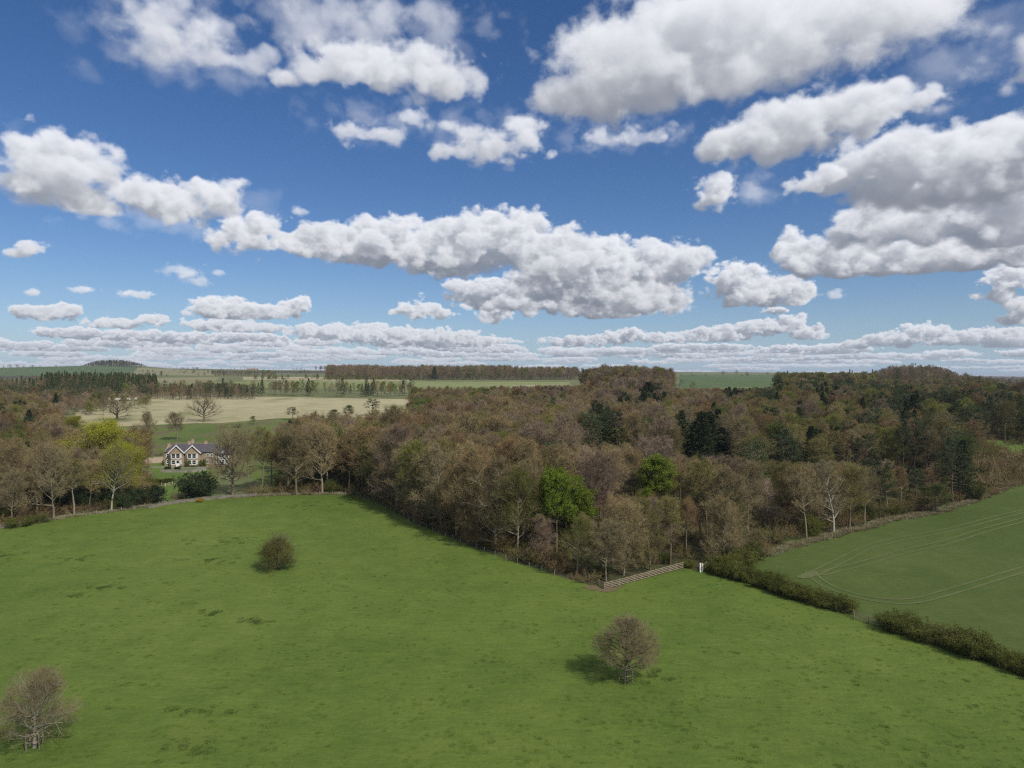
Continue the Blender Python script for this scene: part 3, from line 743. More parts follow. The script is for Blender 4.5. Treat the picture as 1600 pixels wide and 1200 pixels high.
m_blossom = var_mat('pink_blossom', [(.22, .15, .115), (.31, .22, .175), (.40, .30, .25)], .1)
m_gorse = var_mat('gorse_flower', [(.10, .08, .02), (.22, .15, .02), (.38, .26, .02)], .15)
m_deadleaf = var_mat('brown_beech_leaves', [(.11, .06, .03), (.17, .095, .05), (.24, .14, .08)], .15)

class Variant: pass
VAR = {}
def variant(kind, gw, gc, bark, twig, leafm=None):
    v = Variant(); v.kind = kind
    mats = [twig]+([leafm] if leafm else [])
    v.trunk = gw.mesh(kind+'_trunk', [bark], smooth=True)
    v.crown = gc.mesh(kind+'_crown', mats if leafm else [twig])
    # crowns whose faces all use slot 1 still carry slot 0
    g = Geo(); off = 0
    for G_, mi0 in ((gw, 0), (gc, 1)):
        for vv, tt, mm in zip(G_.v, G_.t, G_.m): pass
        base = g.n
        V_ = np.concatenate(G_.v); T_ = np.concatenate(G_.t); M_ = np.concatenate(G_.m)
        g.v.append(V_); g.t.append(T_+base); g.m.append(M_+mi0); g.n += len(V_)
    v.g = g; v.mats = [bark]+mats; v._whole = None
    v.H = float(np.concatenate(gc.v)[:,2].max()); xy = np.concatenate(gc.v)[:,:2]; v.R = float(np.percentile(np.hypot(xy[:,0], xy[:,1]), 97))
    VAR.setdefault(kind, []).append(v); return v
def whole(v):
    if v._whole is None: v._whole = v.g.mesh(v.kind+'_whole', v.mats)
    return v._whole
GB = TW['grey-brown']
for s in range(7):
    Rc = [4.6, 5.3, 4.2, 5.8, 4.9, 4.4, 5.2][s]; tl = [.30, .24, .42, .22, .36, .50, .28][s]
    gw, gc = broadleaf(100+s, 18, Rc, tl, n1=[22, 26, 20, 26, 24, 20, 24][s], n4=8, tw=1.08); variant('bare_tree', gw, gc, m_bark, GB)
for s in range(4):
    gw, gc = broadleaf(150+s, 18, [5.0, 4.4, 5.4, 4.8][s], [.08, .12, .06, .10][s], n1=[28, 26, 30, 28][s], n2=9, tw=1.1, up1=.55); variant('bare_tree', gw, gc, m_bark, GB)
for s in range(3):
    gw, gc = broadleaf(200+s, 17, [4.6, 5.2, 4.2][s], [.25, .2, .3][s], n1=20, n4=6, n5=1, leaf=15000, leaf_size=.13, leaf_spread=.3); variant('budding_tree', gw, gc, m_bark, TW['olive-brown'], m_bud)
for s in range(2):
    gw, gc = broadleaf(300+s, 18, [5.2, 5.0][s], [.42, .2][s], n1=26, n2=9, n3=7, n4=0, leaf=44000, leaf_size=.22, leaf_spread=.3); variant('maple_tree', gw, gc, m_bark, TW['olive-brown'], m_fresh)
for s in range(2):
    gw, gc = broadleaf(400+s, 16, 4.4, .16, n1=22, n4=4, n5=0, leaf=15000, leaf_size=.17, leaf_spread=.3); variant('leafing_tree', gw, gc, m_bark, TW['olive-brown'], m_green)
for s in range(3):
    gw, gc = pine(500+s, [17, 18, 16][s]); variant('pine_tree', gw, gc, m_bark_dark, m_bark_dark, m_pine)
for s in range(2):
    gw, gc = spruce(600+s, [19, 17][s]); variant('spruce_tree', gw, gc, m_bark_dark, m_bark_dark, m_spruce)
gw, gc = spruce(650, 16, Rb=2.6, droop=0, larch=True, low=False); variant('larch_tree', gw, gc, m_bark_dark, m_bark_dark, m_larch)
for s in range(3):
    gw, gc = bush(700+s, 3.0, 2.0, 9000, .11); variant('hawthorn', gw, gc, m_bark_dark, TW['olive-brown'], m_haw)
for s in range(2):
    gw, gc = bush(720+s, 3.2, 2.1, 0, .1); variant('bare_shrub', gw, gc, m_bark, TW['grey-brown'])
for s in range(2):
    gw, gc = bush(740+s, 5.5, 3.6, 26000, .2, n=16); variant('yew', gw, gc, m_bark_dark, m_bark_dark, m_yew)
# far, light-weight versions for the distant woods
for s in range(3):
    gw, gc = broadleaf(800+s, 17, 5.0, .25, n1=14, n2=6, n3=6, n4=4, n5=0, low=True, tw=1.2); variant('bare_tree_far', gw, gc, m_bark, GB)
for s in range(2):
    gw, gc = broadleaf(820+s, 16, 4.6, .2, n1=14, n2=6, n3=5, n4=0, n5=0, low=True, leaf=2600, leaf_size=.4, leaf_spread=.5); variant('green_tree_far', gw, gc, m_bark, TW['olive-brown'], m_bud)
gw, gc = pine(840, 16, low=True); variant('pine_tree_far', gw, gc, m_bark_dark, m_bark_dark, m_pine)
gw, gc = spruce(850, 17, low=True); variant('spruce_tree_far', gw, gc, m_bark_dark, m_bark_dark, m_spruce)
gw, gc = spruce(851, 15, low=True, Rb=2.4, droop=0, larch=True); variant('larch_tree_far', gw, gc, m_bark_dark, m_bark_dark, m_larch)
print('variants', round(time.time()-T0, 1), sum(len(v.g.t) and sum(len(t) for t in v.g.t) for k in VAR.values() for v in k))

def link(o, parent=None):
    col.objects.link(o)
    if parent is not None: o.parent = parent
    return o
def tag(o, label, cat, group=None):
    o['label'] = label; o['category'] = cat
    if group: o['group'] = group
def setmat(o, slot, m_):
    o.material_slots[slot].link = 'OBJECT'; o.material_slots[slot].material = m_
PARTNAME = {}
def plant(kind, x, y, s, rz, name=None, vi=None, twig=None, sz=None, single=False, bark=None, leafm=None, crown_name='crown', trunk_name='trunk', dz=0):
    v = VAR[kind][vi if vi is not None else int(RS.randint(len(VAR[kind])))]
    name = name or kind; z = hz(x, y)+dz; scl = (s, s, s if sz is None else sz)
    if single:
        r = link(bpy.data.objects.new(name, whole(v)))
        if twig: setmat(r, 1, TW[twig])
        if bark: setmat(r, 0, bark)
    else:
        r = link(bpy.data.objects.new(name, None)); r.empty_display_size = .5
        a = link(bpy.data.objects.new(trunk_name, v.trunk), r); b = link(bpy.data.objects.new(crown_name, v.crown), r)
        if twig: setmat(b, 0, TW[twig])
        if bark: setmat(a, 0, bark)
        if leafm: setmat(b, 1, leafm)
    r.location = (x, y, z); r.scale = scl; r.rotation_euler = (0, 0, rz)
    return r, v

def gn_scatter(name, pts, sources, label_kind='stuff'):
    """pts: list of (x, y, z, scale, rot, source index); one object, instances of the sources on its points"""
    cc = bpy.data.collections.new(name+'_sources')
    for k, (me, slots) in enumerate(sources):
        so = bpy.data.objects.new('%s_source_%02d' % (name, k), me); cc.objects.link(so)
        for sl, mm in slots.items(): setmat(so, sl, mm)
    me = bpy.data.meshes.new(name); me.from_pydata([p[:3] for p in pts], [], [])
    a = me.attributes.new('sc', 'FLOAT', 'POINT'); a.data.foreach_set('value', [float(p[3]) for p in pts])
    a = me.attributes.new('rz', 'FLOAT', 'POINT'); a.data.foreach_set('value', [float(p[4]) for p in pts])
    a = me.attributes.new('pick', 'INT', 'POINT'); a.data.foreach_set('value', [int(p[5]) for p in pts])
    o = link(bpy.data.objects.new(name, me)); o['kind'] = 'stuff'
    ng = bpy.data.node_groups.new(name, 'GeometryNodeTree')
    ng.interface.new_socket('Geometry', in_out='INPUT', socket_type='NodeSocketGeometry'); ng.interface.new_socket('Geometry', in_out='OUTPUT', socket_type='NodeSocketGeometry')
    gi = ng.nodes.new('NodeGroupInput'); go = ng.nodes.new('NodeGroupOutput'); ip = ng.nodes.new('GeometryNodeInstanceOnPoints'); ci = ng.nodes.new('GeometryNodeCollectionInfo')
    ci.inputs['Collection'].default_value = cc; ci.inputs['Separate Children'].default_value = True; ci.inputs['Reset Children'].default_value = True
    def attr(n_, ty):
        q = ng.nodes.new('GeometryNodeInputNamedAttribute'); q.data_type = ty; q.inputs['Name'].default_value = n_; return q.outputs['Attribute']
    cb = ng.nodes.new('ShaderNodeCombineXYZ'); L = ng.links
    L.new(gi.outputs[0], ip.inputs['Points']); L.new(ci.outputs[0], ip.inputs['Instance']); ip.inputs['Pick Instance'].default_value = True
    L.new(attr('pick', 'INT'), ip.inputs['Instance Index']); L.new(attr('rz', 'FLOAT'), cb.inputs[2]); L.new(cb.outputs[0], ip.inputs['Rotation'])
    L.new(attr('sc', 'FLOAT'), ip.inputs['Scale']); L.new(ip.outputs[0], go.inputs[0])
    md = o.modifiers.new('scatter', 'NODES'); md.node_group = ng
    return o
# ================================================================ single trees read off the photograph
ORD = ['first', 'second', 'third', 'fourth', 'fifth', 'sixth', 'seventh', 'eighth', 'ninth', 'tenth', 'eleventh', 'twelfth', 'thirteenth', 'fourteenth', 'fifteenth', 'sixteenth', 'seventeenth', 'eighteenth', 'nineteenth', 'twentieth',
       'twenty-first', 'twenty-second', 'twenty-third', 'twenty-fourth', 'twenty-fifth', 'twenty-sixth', 'twenty-seventh', 'twenty-eighth', 'twenty-ninth', 'thirtieth']
taken = []        # (x, y, radius): nothing else is sown here
def solo(kind, px, py, hpx, label, cat='tree', vi=0, wpx=None, dist=None, rz=None, group=None, **kw):
    x, y = ground_at(px, py) if dist is None else on_bearing(px, dist)
    v = VAR[kind][vi]; H = hpx*y/F; sz = H/v.H
    s = sz if wpx is None else (wpx*.5*y/F)/v.R
    o, v = plant(kind, x, y, s, RS.uniform(0, 6.28) if rz is None else rz, vi=vi, sz=sz, **kw)
    tag(o, label, cat, group); taken.append((x, y, s*v.R*(1.7 if kind == 'maple_tree' else 1))); return o
def extra_broadleaf(kind, seed, bark, twig, leafm=None, **kw):
    gw, gc = broadleaf(seed, **kw); return variant(kind, gw, gc, bark, twig, leafm)
# the three trees that stand in the pasture
extra_broadleaf('field_tree', 31, m_bark, TW['grey-brown'], H=9.4, Rc=3.9, t_low=.17, n1=44, n2=9, n3=7, n4=7, n5=2, tw=.62, r0=.2, up1=.25, reg=1, dome=(3.6, 6.2, 4.3))
extra_broadleaf('field_tree', 32, m_bark, TW['olive-brown'], m_bud, H=8.2, Rc=4.2, t_low=.05, n1=46, n2=9, n3=7, n4=7, n5=2, tw=.9, r0=.18, up1=.15, leaf=15000, leaf_size=.09, reg=1, dome=(2.6, 5.6, 3.8))
extra_broadleaf('field_tree', 33, m_bark_pale, TW['grey-brown'], H=7.6, Rc=3.7, t_low=.18, n1=34, n2=9, n3=7, n4=7, n5=2, tw=.46, r0=.2, up1=.4, reg=.8, dome=(3.6, 5.6, 4.8))
solo('field_tree', 978, 1064, 108, 'small bare tree in a wooden guard, alone in the pasture below the rail fence', vi=0, wpx=104, name='pasture_tree', rz=.4)
solo('field_tree', 433, 890, 56, 'dense rounded olive-brown tree alone in the far part of the pasture', vi=1, wpx=60, name='pasture_tree', rz=1.)
solo('field_tree', 54, 1168, 130, 'bare spreading tree with pale limbs in a wooden guard, near corner of the pasture', vi=2, wpx=126, name='pasture_tree', rz=2.)
# the two bright maples, and other trees that catch the eye
solo('maple_tree', 870, 878, 142, 'bright green maple nearer the pasture, the taller and more lit of the two', vi=0, wpx=72, dist=150)
solo('maple_tree', 1015, 800, 98, 'bright green round-topped maple standing deeper in the wood than its twin', vi=1, wpx=78, dist=184)
solo('maple_tree', 898, 860, 104, 'lower bright green maple leaning out to the right of the taller one', vi=0, wpx=66, dist=153)
extra_broadleaf('blossom_tree', 43, m_bark, TW['tan'], m_blossom, H=11, Rc=4, t_low=.15, n1=20, n4=4, n5=0, leaf=9000, leaf_size=.15)
solo('blossom_tree', 1196, 862, 80, 'pale pink blossoming tree at the right edge of the wood', vi=0, wpx=42, dist=172)
extra_broadleaf('yellow_tree', 41, m_bark, TW['olive-brown'], m_budy, H=18, Rc=6, t_low=.2, n1=26, n2=8, n3=7, n4=6, n5=1, leaf=36000, leaf_size=.15, leaf_spread=.32)
extra_broadleaf('yellow_tree', 42, m_bark_pale, TW['olive-brown'], m_budy, H=18, Rc=6, t_low=.3, n1=24, n2=8, n3=7, n4=6, n5=1, leaf=9000, leaf_size=.15, leaf_spread=.3)
solo('yellow_tree', 146, 786, 124, 'broad tree with a bright yellow-green crown left of the house', vi=0, wpx=112, dist=212)
solo('yellow_tree', 186, 786, 100, 'yellow-green tree spreading low to the right of the broader yellow-green crown', vi=0, wpx=70, dist=199)
solo('yellow_tree', 112, 655, 40, 'yellow-green tree at the far edge of the spinney beside the pale field', vi=0, wpx=44, dist=330)
# left spinney, front row
for i, (px, py, h, w, vi, tw, bk, lab) in enumerate([
    (37, 795, 122, 50, 2, 'tan', m_bark_pale, 'tall bare tree with a pale straight trunk, near the left end of the spinney'),
    (84, 812, 132, 74, 3, 'grey-brown', m_bark, 'big grey-brown bare tree at the pasture edge between the pale trunk and the leaning one'),
    (116, 804, 92, 50, 5, 'olive-brown', m_bark_pale, 'slender pale-stemmed tree leaning right at the pasture edge of the spinney'),
    (19, 818, 90, 46, 1, 'grey-brown', m_bark, 'bare tree at the far left end of the pasture edge'),
    (58, 806, 112, 60, 0, 'reddish-brown', m_bark, 'reddish bare tree just right of the pale straight trunk'),
    (140, 796, 84, 50, 4, 'tan', m_bark, 'bare tree with tan twigs left of the tall trunk in front of the yellow-green crown'),
    (8, 800, 124, 66, 6, 'tan', m_bark, 'tall tan bare tree cut by the left border of the view')]):
    solo('bare_tree', px, py, h, lab, vi=vi, wpx=w, twig=tw, bark=bk)
solo('yellow_tree', 174, 799, 118, 'thinly leafed yellowish tree at the pasture edge before the bright yellow-green crown', vi=1, wpx=80)
# garden and park round the house
extra_broadleaf('oak', 51, m_bark, TW['grey-brown'], H=15, Rc=8.6, t_low=.18, n1=16, n2=8, n3=6, n4=4, n5=1, tw=1.5, r0=.55, up1=.65)
extra_broadleaf('oak', 52, m_bark, TW['grey-brown'], H=20, Rc=8.2, t_low=.22, n1=30, n2=9, n3=7, n4=7, n5=1, tw=1.3, r0=.55, up1=.3)
solo('oak', 183, 657, 40, 'wide bare oak standing in the pale rough field', vi=0, wpx=74, name='oak_tree')
solo('oak', 318, 659, 46, 'tall open bare oak at the edge of the pale rough field behind the house', vi=0, wpx=66, name='oak_tree')
solo('oak', 364, 773, 118, 'big spreading bare tree in front of the right end of the house', vi=1, wpx=82, name='oak_tree')
solo('bare_tree', 237, 712, 76, 'slim bare tree with an upright crown left of the house', vi=2, wpx=34, twig='grey-brown')
solo('bare_tree', 277, 688, 48, 'egg-shaped bare tree on the green slope behind the house', vi=4, wpx=34, twig='grey-brown')
solo('bare_tree', 205, 752, 92, 'reddish bare tree between the yellow-green crown and the house', vi=3, wpx=62, twig='reddish-brown')
solo('bare_tree', 222, 742, 76, 'grey bare tree beside the garden wall left of the house', vi=1, wpx=46, twig='grey-brown')
solo('bare_tree', 410, 769, 112, 'tall slender bare tree by the pasture right of the big spreading one', vi=2, wpx=46, twig='olive-brown')
solo('bare_tree', 424, 764, 88, 'bare tree with a thin trunk next to the wood left end', vi=5, wpx=44, twig='grey-brown')
solo('bare_tree', 388, 745, 70, 'bare tree behind the big spreading one, right of the house', vi=0, wpx=44, twig='olive-brown')
solo('yew', 310, 778, 44, 'large dark yew in the garden in front of the house', cat='tree', vi=0, wpx=64, name='yew_tree', crown_name='crown')
solo('yew', 228, 786, 32, 'long dark evergreen hedge bush at the foot of the garden by the pasture', cat='bush', vi=1, wpx=62, name='evergreen_bush')
solo('yew', 190, 794, 34, 'dark evergreen bush at the foot of the spinney beside the garden hedge bush', cat='bush', vi=0, wpx=44, name='evergreen_bush')
solo('yew', 138, 792, 36, 'dark evergreen bush in shade behind the leaning pale stem', cat='bush', vi=1, wpx=44, name='evergreen_bush')
solo('yew', 60, 796, 34, 'dark evergreen bush right of the pale straight trunk', cat='bush', vi=0, wpx=36, name='evergreen_bush')
solo('hawthorn', 30, 822, 20, 'green bush at the pasture edge near the left border', cat='bush', vi=0, wpx=44, name='green_bush')
solo('hawthorn', 60, 817, 15, 'low green bush along the pasture edge below the pale straight trunk', cat='bush', vi=1, wpx=34, name='green_bush')
solo('bare_shrub', 276, 780, 15, 'small spreading tree with a white stem on the lawn left of the yew', cat='tree', vi=0, wpx=34, name='small_garden_tree')
solo('bare_shrub', 248, 712, 13, 'dark bare shrub at the left end of the house', cat='bush', vi=1, wpx=22, name='garden_shrub')
solo('hawthorn', 314, 784, 7, 'low orange-brown bush on the wall in front of the yew', cat='bush', vi=2, wpx=16, name='garden_shrub', leafm=m_gorse)
for (px, py, h, w, lab) in ((372, 668, 10, 26, 'brown leafless thicket on the far slope right of the bare oak'), (352, 668, 9, 20, 'lighter thicket beside the brown one on the far slope')):
    solo('bare_shrub', px, py, h, lab, cat='bush', vi=0, wpx=w, name='thicket', twig='grey-brown')
solo('green_tree_far', 396, 663, 14, 'small green tree right of the brown thicket', vi=0, wpx=14, name='small_green_tree', single=True, dist=None)
for i, (px, py, h, w, k, lab) in enumerate([
    (457, 657, 22, 20, 'pine_tree', 'small dark pine at the near edge of the pale field'),
    (521, 655, 16, 20, 'leafing_tree', 'small green tree rising over the wood edge into the pale field'),
    (545, 652, 20, 20, 'leafing_tree', 'rounded dark green tree against the pale field'),
    (582, 650, 28, 26, 'pine_tree', 'spreading dark pine against the pale field, the largest there'),
    (614, 650, 16, 16, 'leafing_tree', 'small green tree at the right end of the pale field'),
    (590, 658, 20, 26, 'bare_tree', 'tan bare tree below the spreading dark pine')]):
    solo(k, px, py, h, lab, vi=0, wpx=w)
# skyline: the lone conifer, trees on the ridge
x, y = on_bearing(679, 1060)
solo('spruce_tree', 679, 0, 22, 'tall lone dark conifer standing above the far wood', vi=0, wpx=13, dist=1060, name='spruce_tree', single=True)
NUM = ['first', 'second', 'third', 'fourth', 'fifth', 'sixth', 'seventh', 'eighth', 'ninth', 'tenth', 'eleventh', 'twelfth']
for i, (px, h, w) in enumerate([(6, 6, 5), (16, 8, 9), (28, 8, 9), (37, 6, 7), (50, 7, 10), (62, 6, 7), (77, 5, 5), (87, 7, 8), (94, 6, 6), (107, 5, 5), (118, 5, 7), (229, 6, 5)]):
    solo('bare_tree_far', px, 0, h+2, '%s from the left among the tiny bare trees on the skyline field' % NUM[i], vi=i % 3, wpx=w, dist=3350, single=True, name='ridge_tree', group='bare trees on the left skyline')
for i, (px, h, w, d) in enumerate([(1152, 9, 9, 1500), (1131, 7, 14, 1500), (1082, 20, 14, 560), (1168, 6, 10, 1500), (1199, 6, 8, 1500), (1567, 9, 10, 1400), (1584, 11, 14, 1400), (1548, 8, 10, 1500), (1596, 9, 10, 1300)]):
    solo('bare_tree_far', px, 0, h+2, '%s bare tree from the left on the right-hand skyline beyond the wood' % NUM[[2, 1, 0, 3, 4, 6, 7, 5, 8][i]], vi=i % 3, wpx=w, dist=d, single=True, name='ridge_tree', group='bare trees on the right skyline')

# conifers that stand out of the wood
for (k, px, d, h, w, vi, lab) in [('spruce_tree', 1110, 256, 84, 62, 0, 'tallest dark spruce of the cluster right of the rounder green maple'), ('spruce_tree', 1090, 262, 70, 56, 1, 'dark spruce at the left side of the spruce cluster beyond the maples'),
        ('spruce_tree', 1130, 250, 64, 54, 1, 'dark spruce at the right side of the spruce cluster beyond the maples'), ('pine_tree', 1075, 266, 66, 36, 0, 'dark ragged pine leaning out left of the spruce cluster'), ('pine_tree', 1140, 244, 60, 40, 1, 'grey-green pine just right of the spruce cluster'),
        ('spruce_tree', 1013, 398, 50, 40, 0, 'pointed dark spruce, tallest on the wooded knoll'), ('spruce_tree', 1000, 400, 38, 24, 1, 'shorter spruce left of the tallest one on the knoll'), ('spruce_tree', 1028, 396, 40, 26, 1, 'shorter spruce right of the tallest one on the knoll'), ('spruce_tree', 981, 404, 34, 20, 0, 'lone spruce left of the knoll group'),
        ('spruce_tree', 1250, 305, 64, 40, 0, 'lone dark spruce on the right slope, above the pines'), ('spruce_tree', 1277, 262, 66, 40, 1, 'dark spruce between the pines on the right slope'), ('spruce_tree', 1309, 276, 56, 36, 0, 'narrow dark spruce right of the one between the pines'), ('spruce_tree', 1141, 330, 42, 20, 1, 'small dark spruce above and right of the spruce cluster'),
        ('pine_tree', 1430, 232, 92, 54, 1, 'big blue-green pine with bare lower stem near the right end of the wood'), ('pine_tree', 1225, 225, 78, 56, 0, 'broad blue-green pine, leftmost of the group on the right slope'), ('pine_tree', 1290, 222, 70, 50, 2, 'broad blue-green pine in the middle of the group on the right slope'), ('pine_tree', 1352, 226, 76, 46, 0, 'blue-green pine at the right of the group on the right slope'),
        ('pine_tree', 1515, 226, 74, 44, 2, 'dark pine with a flat crown by the bright meadow'), ('pine_tree', 1490, 224, 70, 40, 0, 'pale green pine left of the flat-crowned one by the bright meadow'), ('pine_tree', 935, 268, 74, 44, 1, 'light green pine in the middle of the wood beyond the taller maple'), ('pine_tree', 966, 256, 64, 50, 2, 'low blue-green pine right of the light green one mid wood'),
        ('pine_tree', 1262, 262, 70, 44, 1, 'dark pine rising behind the group on the right slope'), ('pine_tree', 1215, 262, 66, 40, 2, 'dark pine left behind the group on the right slope')]:
    solo(k, px, 0, h, lab, vi=vi, wpx=w, dist=d, leafm=(m_green if 'light green' in lab else None))

# ================================================================ the woods
RS = np.random.RandomState(2024)
# sight lines: nothing nearer than Y rises above this row between these columns
NOTREES = GP([(1508, 683), (1560, 690), (1660, 702), (1900, 725), (1900, 700), (1700, 729), (1600, 759), (1560, 772), (1522, 786), (1512, 760), (1528, 720)])
CAPS = [(978, 1052, 184, 770), (856, 932, 149, 800), (1178, 1214, 171, 815), (105, 226, 400, 664), (232, 345, 255, 735), (1070, 1145, 243, 706), (905, 985, 254, 690), (640, 900, 600, 601), (1060, 1205, 600, 605), (1410, 1450, 231, 725), (1205, 1370, 221, 716), (1360, 1500, 730, 592), (1340, 1500, 600, 600)]
def capped(px, x, y, z, h):
    for a, b, Y, row in CAPS:
        mg = 4.2*F/y
        if a-mg < px < b+mg and y < Y-2:
            hm = (CAM_H-z)-(row-HORIZON)*y/F
            h = min(h, hm*RS.uniform(.93, 1.0))
    return h
def sow(poly, spacing, ymax=9999):
    P = np.array(poly); x0, y0 = P.min(0); x1, y1 = min(P[:,0].max(), 9e9), min(P[:,1].max(), ymax)
    gx, gy = np.meshgrid(np.arange(x0, x1, spacing), np.arange(y0, y1, spacing*.88)); gx[1::2] += spacing/2
    x = gx.ravel()+RS.uniform(-.36, .36, gx.size)*spacing; y = gy.ravel()+RS.uniform(-.36, .36, gx.size)*spacing
    k = inside(poly, x, y); return list(zip(x[k], y[k]))
main = sow(wood_main, 7.4); left = sow(wood_left, 7.4)
# conifer and green patches, in photo pixels of the crown: (px, py, rx, ry, strength)
SPRUCE = [(1014, 622, 20, 16, .95), (982, 634, 10, 8, .9), (1108, 680, 30, 20, .92), (1064, 676, 12, 10, .8), (1250, 648, 9, 9, .9), (1277, 680, 10, 10, .9), (1308, 672, 8, 8, .9), (1196, 682, 10, 12, .7), (1110, 636, 7, 7, 1),
          (1212, 606, 14, 8, .7), (1292, 616, 12, 14, .8), (1142, 614, 8, 8, .8), (1428, 634, 14, 18, .8), (1366, 626, 14, 10, .6), (1520, 705, 10, 16, .8)]
PINE = [(1185, 612, 40, 12, .7), (935, 664, 20, 12, .9), (965, 682, 18, 8, .9), (1225, 700, 45, 24, .8), (1290, 712, 26, 18, .75), (1352, 715, 26, 26, .6), (1430, 698, 20, 28, .85), (1505, 700, 24, 14, .6), (1135, 700, 24, 14, .6),
        (1330, 606, 110, 12, .62), (1450, 620, 110, 14, .72), (1560, 640, 60, 30, .72), (1480, 655, 60, 20, .4), (1030, 610, 24, 8, .5), (1340, 760, 20, 20, .4), (866, 625, 10, 12, .7), (645, 645, 12, 10, .7)]
GREEN = [(1290, 790, 60, 34, .5), (1180, 770, 30, 24, .55), (1240, 790, 20, 30, .5), (660, 690, 30, 14, .5), (745, 680, 14, 12, .9), (790, 712, 24, 18, .6), (880, 660, 30, 20, .3), (870, 640, 14, 18, .7), (930, 575, 40, 10, .3), (1000, 574, 20, 5, .5),
         (1085, 700, 14, 8, .8), (1280, 590, 60, 8, .55), (1380, 600, 100, 10, .5), (660, 636, 16, 14, .8), (700, 610, 60, 10, .35), (1040, 645, 20, 10, .4), (1190, 720, 20, 30, .5), (760, 620, 60, 20, .25), (1180, 830, 40, 30, .7),
         (1380, 770, 30, 20, .4), (1480, 780, 30, 14, .5), (120, 690, 20, 20, .3), (20, 680, 24, 20, .4), (40, 650, 20, 10, .3), (1060, 835, 20, 20, .3), (1230, 590, 40, 8, .4), (530, 700, 60, 40, .05), (620, 700, 30, 20, .3)]
def blob(L, px, py):
    best = 0
    for (cx, cy, rx, ry, s) in L:
        d = ((px-cx)/rx)**2+((py-cy)/ry)**2; best = max(best, s*math.exp(-(d**1.5)*.6))
    return best
specs = []
edge = [(x, y) for x, y in offset(smooth_line(L_wood, 5.2, .9, 8), 2.4)[1:-1]]+[(x, y) for x, y in offset(smooth_line(L_fence, 6, .9, 8), 3.2)[1:-1]]
inner = [p for p in main if min((p[0]-e[0])**2+(p[1]-e[1])**2 for e in edge) > 14]
EDGE = set(edge)
for src, pts in (('main', edge+inner), ('left', left)):
    for (x, y) in pts:
        if any((x-a)**2+(y-b)**2 < (r*.62)**2 for a, b, r in taken): continue
        if inside(green_right, x, y)[0] or inside(NOTREES, x, y)[0]: continue
        z = hz(x, y)
        px, py0 = proj(x, y, z); _, pyc = proj(x, y, z+14)
        if px < -160 or px > 1760: continue
        r = RS.rand(); ps, pp, pg = blob(SPRUCE, px, pyc), blob(PINE, px, pyc), blob(GREEN, px, pyc)
        right = np.clip((px-1100)/200, 0, 1)
        pg = max(pg, .035+.14*right); pp = max(pp, .015+.07*right)
        if src == 'left': pp = .02; ps = .04
        if r < ps: kind = 'spruce_tree'
        elif r < ps+pp*(1-ps): kind = 'pine_tree'
        elif r < ps+pp*(1-ps)+pg*(1-pp)*(1-ps): kind = 'budding_tree' if RS.rand() < .62 else 'leafing_tree'
        else: kind = 'bare_tree'
        if kind == 'leafing_tree' and (y < 215 and px < 1215): kind = 'budding_tree' if RS.rand() < .3 else 'bare_tree'
        if (x, y) in EDGE: kind = 'bare_tree' if RS.rand() < .86 else 'budding_tree'
        nearh = np.clip((430-y)/190, 0, 1)
        h = RS.uniform(14, 17)+RS.uniform(3.5, 6.5)*nearh
        if src == 'left': h = RS.uniform(13.5, 18)
        h *= 1-.20*right*nearh
        if RS.rand() < .10: h *= .7
        if RS.rand() < .07: h *= 1.12
        h = capped(px, x, y, z, h)
        if h < 6.5: continue
        tone = {'main': ['reddish-brown', 'grey-brown', 'purplish', 'olive-brown', 'tan']}['main']
        n = .5+.5*math.sin(x*.055+1.7*math.sin(y*.03))*math.cos(y*.05+x*.02)
        w = np.array([.24, .32, .22, .10, .12]) if n > .5 else np.array([.12, .38, .14, .20, .16])
        if 620 < px < 1120 and y > 185: w = w*np.array([1.2, .8, 2.1, .5, .8])
        if right > .3: w = w*np.array([1, .9, .5, 1.9, .5])
        twig = tone[int(RS.choice(5, p=w/w.sum()))]
        specs.append(dict(x=x, y=y, kind=kind, h=h, px=px, py=pyc, app=h/y, twig=twig, rot=RS.uniform(0, 6.28), src=src, edge=(x, y) in EDGE))
specs.sort(key=lambda d: -d['app'])
LIM = {'bare_tree': 275, 'budding_tree': 110, 'leafing_tree': 80, 'pine_tree': 110, 'spruce_tree': 45}
cnt = {}; indiv = []; rest = []
for d in specs:
    inview = 0 < d['px'] < 1600
    c = cnt.get(d['kind'], 0)
    if inview and c < LIM[d['kind']] and d['y'] < 460: cnt[d['kind']] = c+1; indiv.append(d)
    else: rest.append(d)
LAND = [('the tall bright green maple', 880, 770), ('the rounder green maple', 1015, 740), ('the fence corner', 945, 880), ('the white gate', 1100, 860), ('the pink blossom tree', 1195, 790), ('the pine group on the right slope', 1230, 700),
        ('the house', 300, 700), ('the dark spruce cluster', 1108, 680), ('the pointed spruce on the knoll', 1014, 622), ('the far end of the pasture', 570, 740), ('the middle of the wood edge', 700, 790),
        ('the left border', 10, 700), ('the crop field corner', 1300, 800), ('the bright meadow strip', 1540, 690), ('the big right-hand pine', 1430, 700), ('the left end of the spinney edge', 40, 790), ('the pale field end', 640, 650)]
KW = {'bare_tree': 'bare tree', 'budding_tree': 'olive budding tree', 'leafing_tree': 'green leafing tree', 'pine_tree': 'dark blue-green pine', 'spruce_tree': 'dark pointed spruce'}
buckets = {}
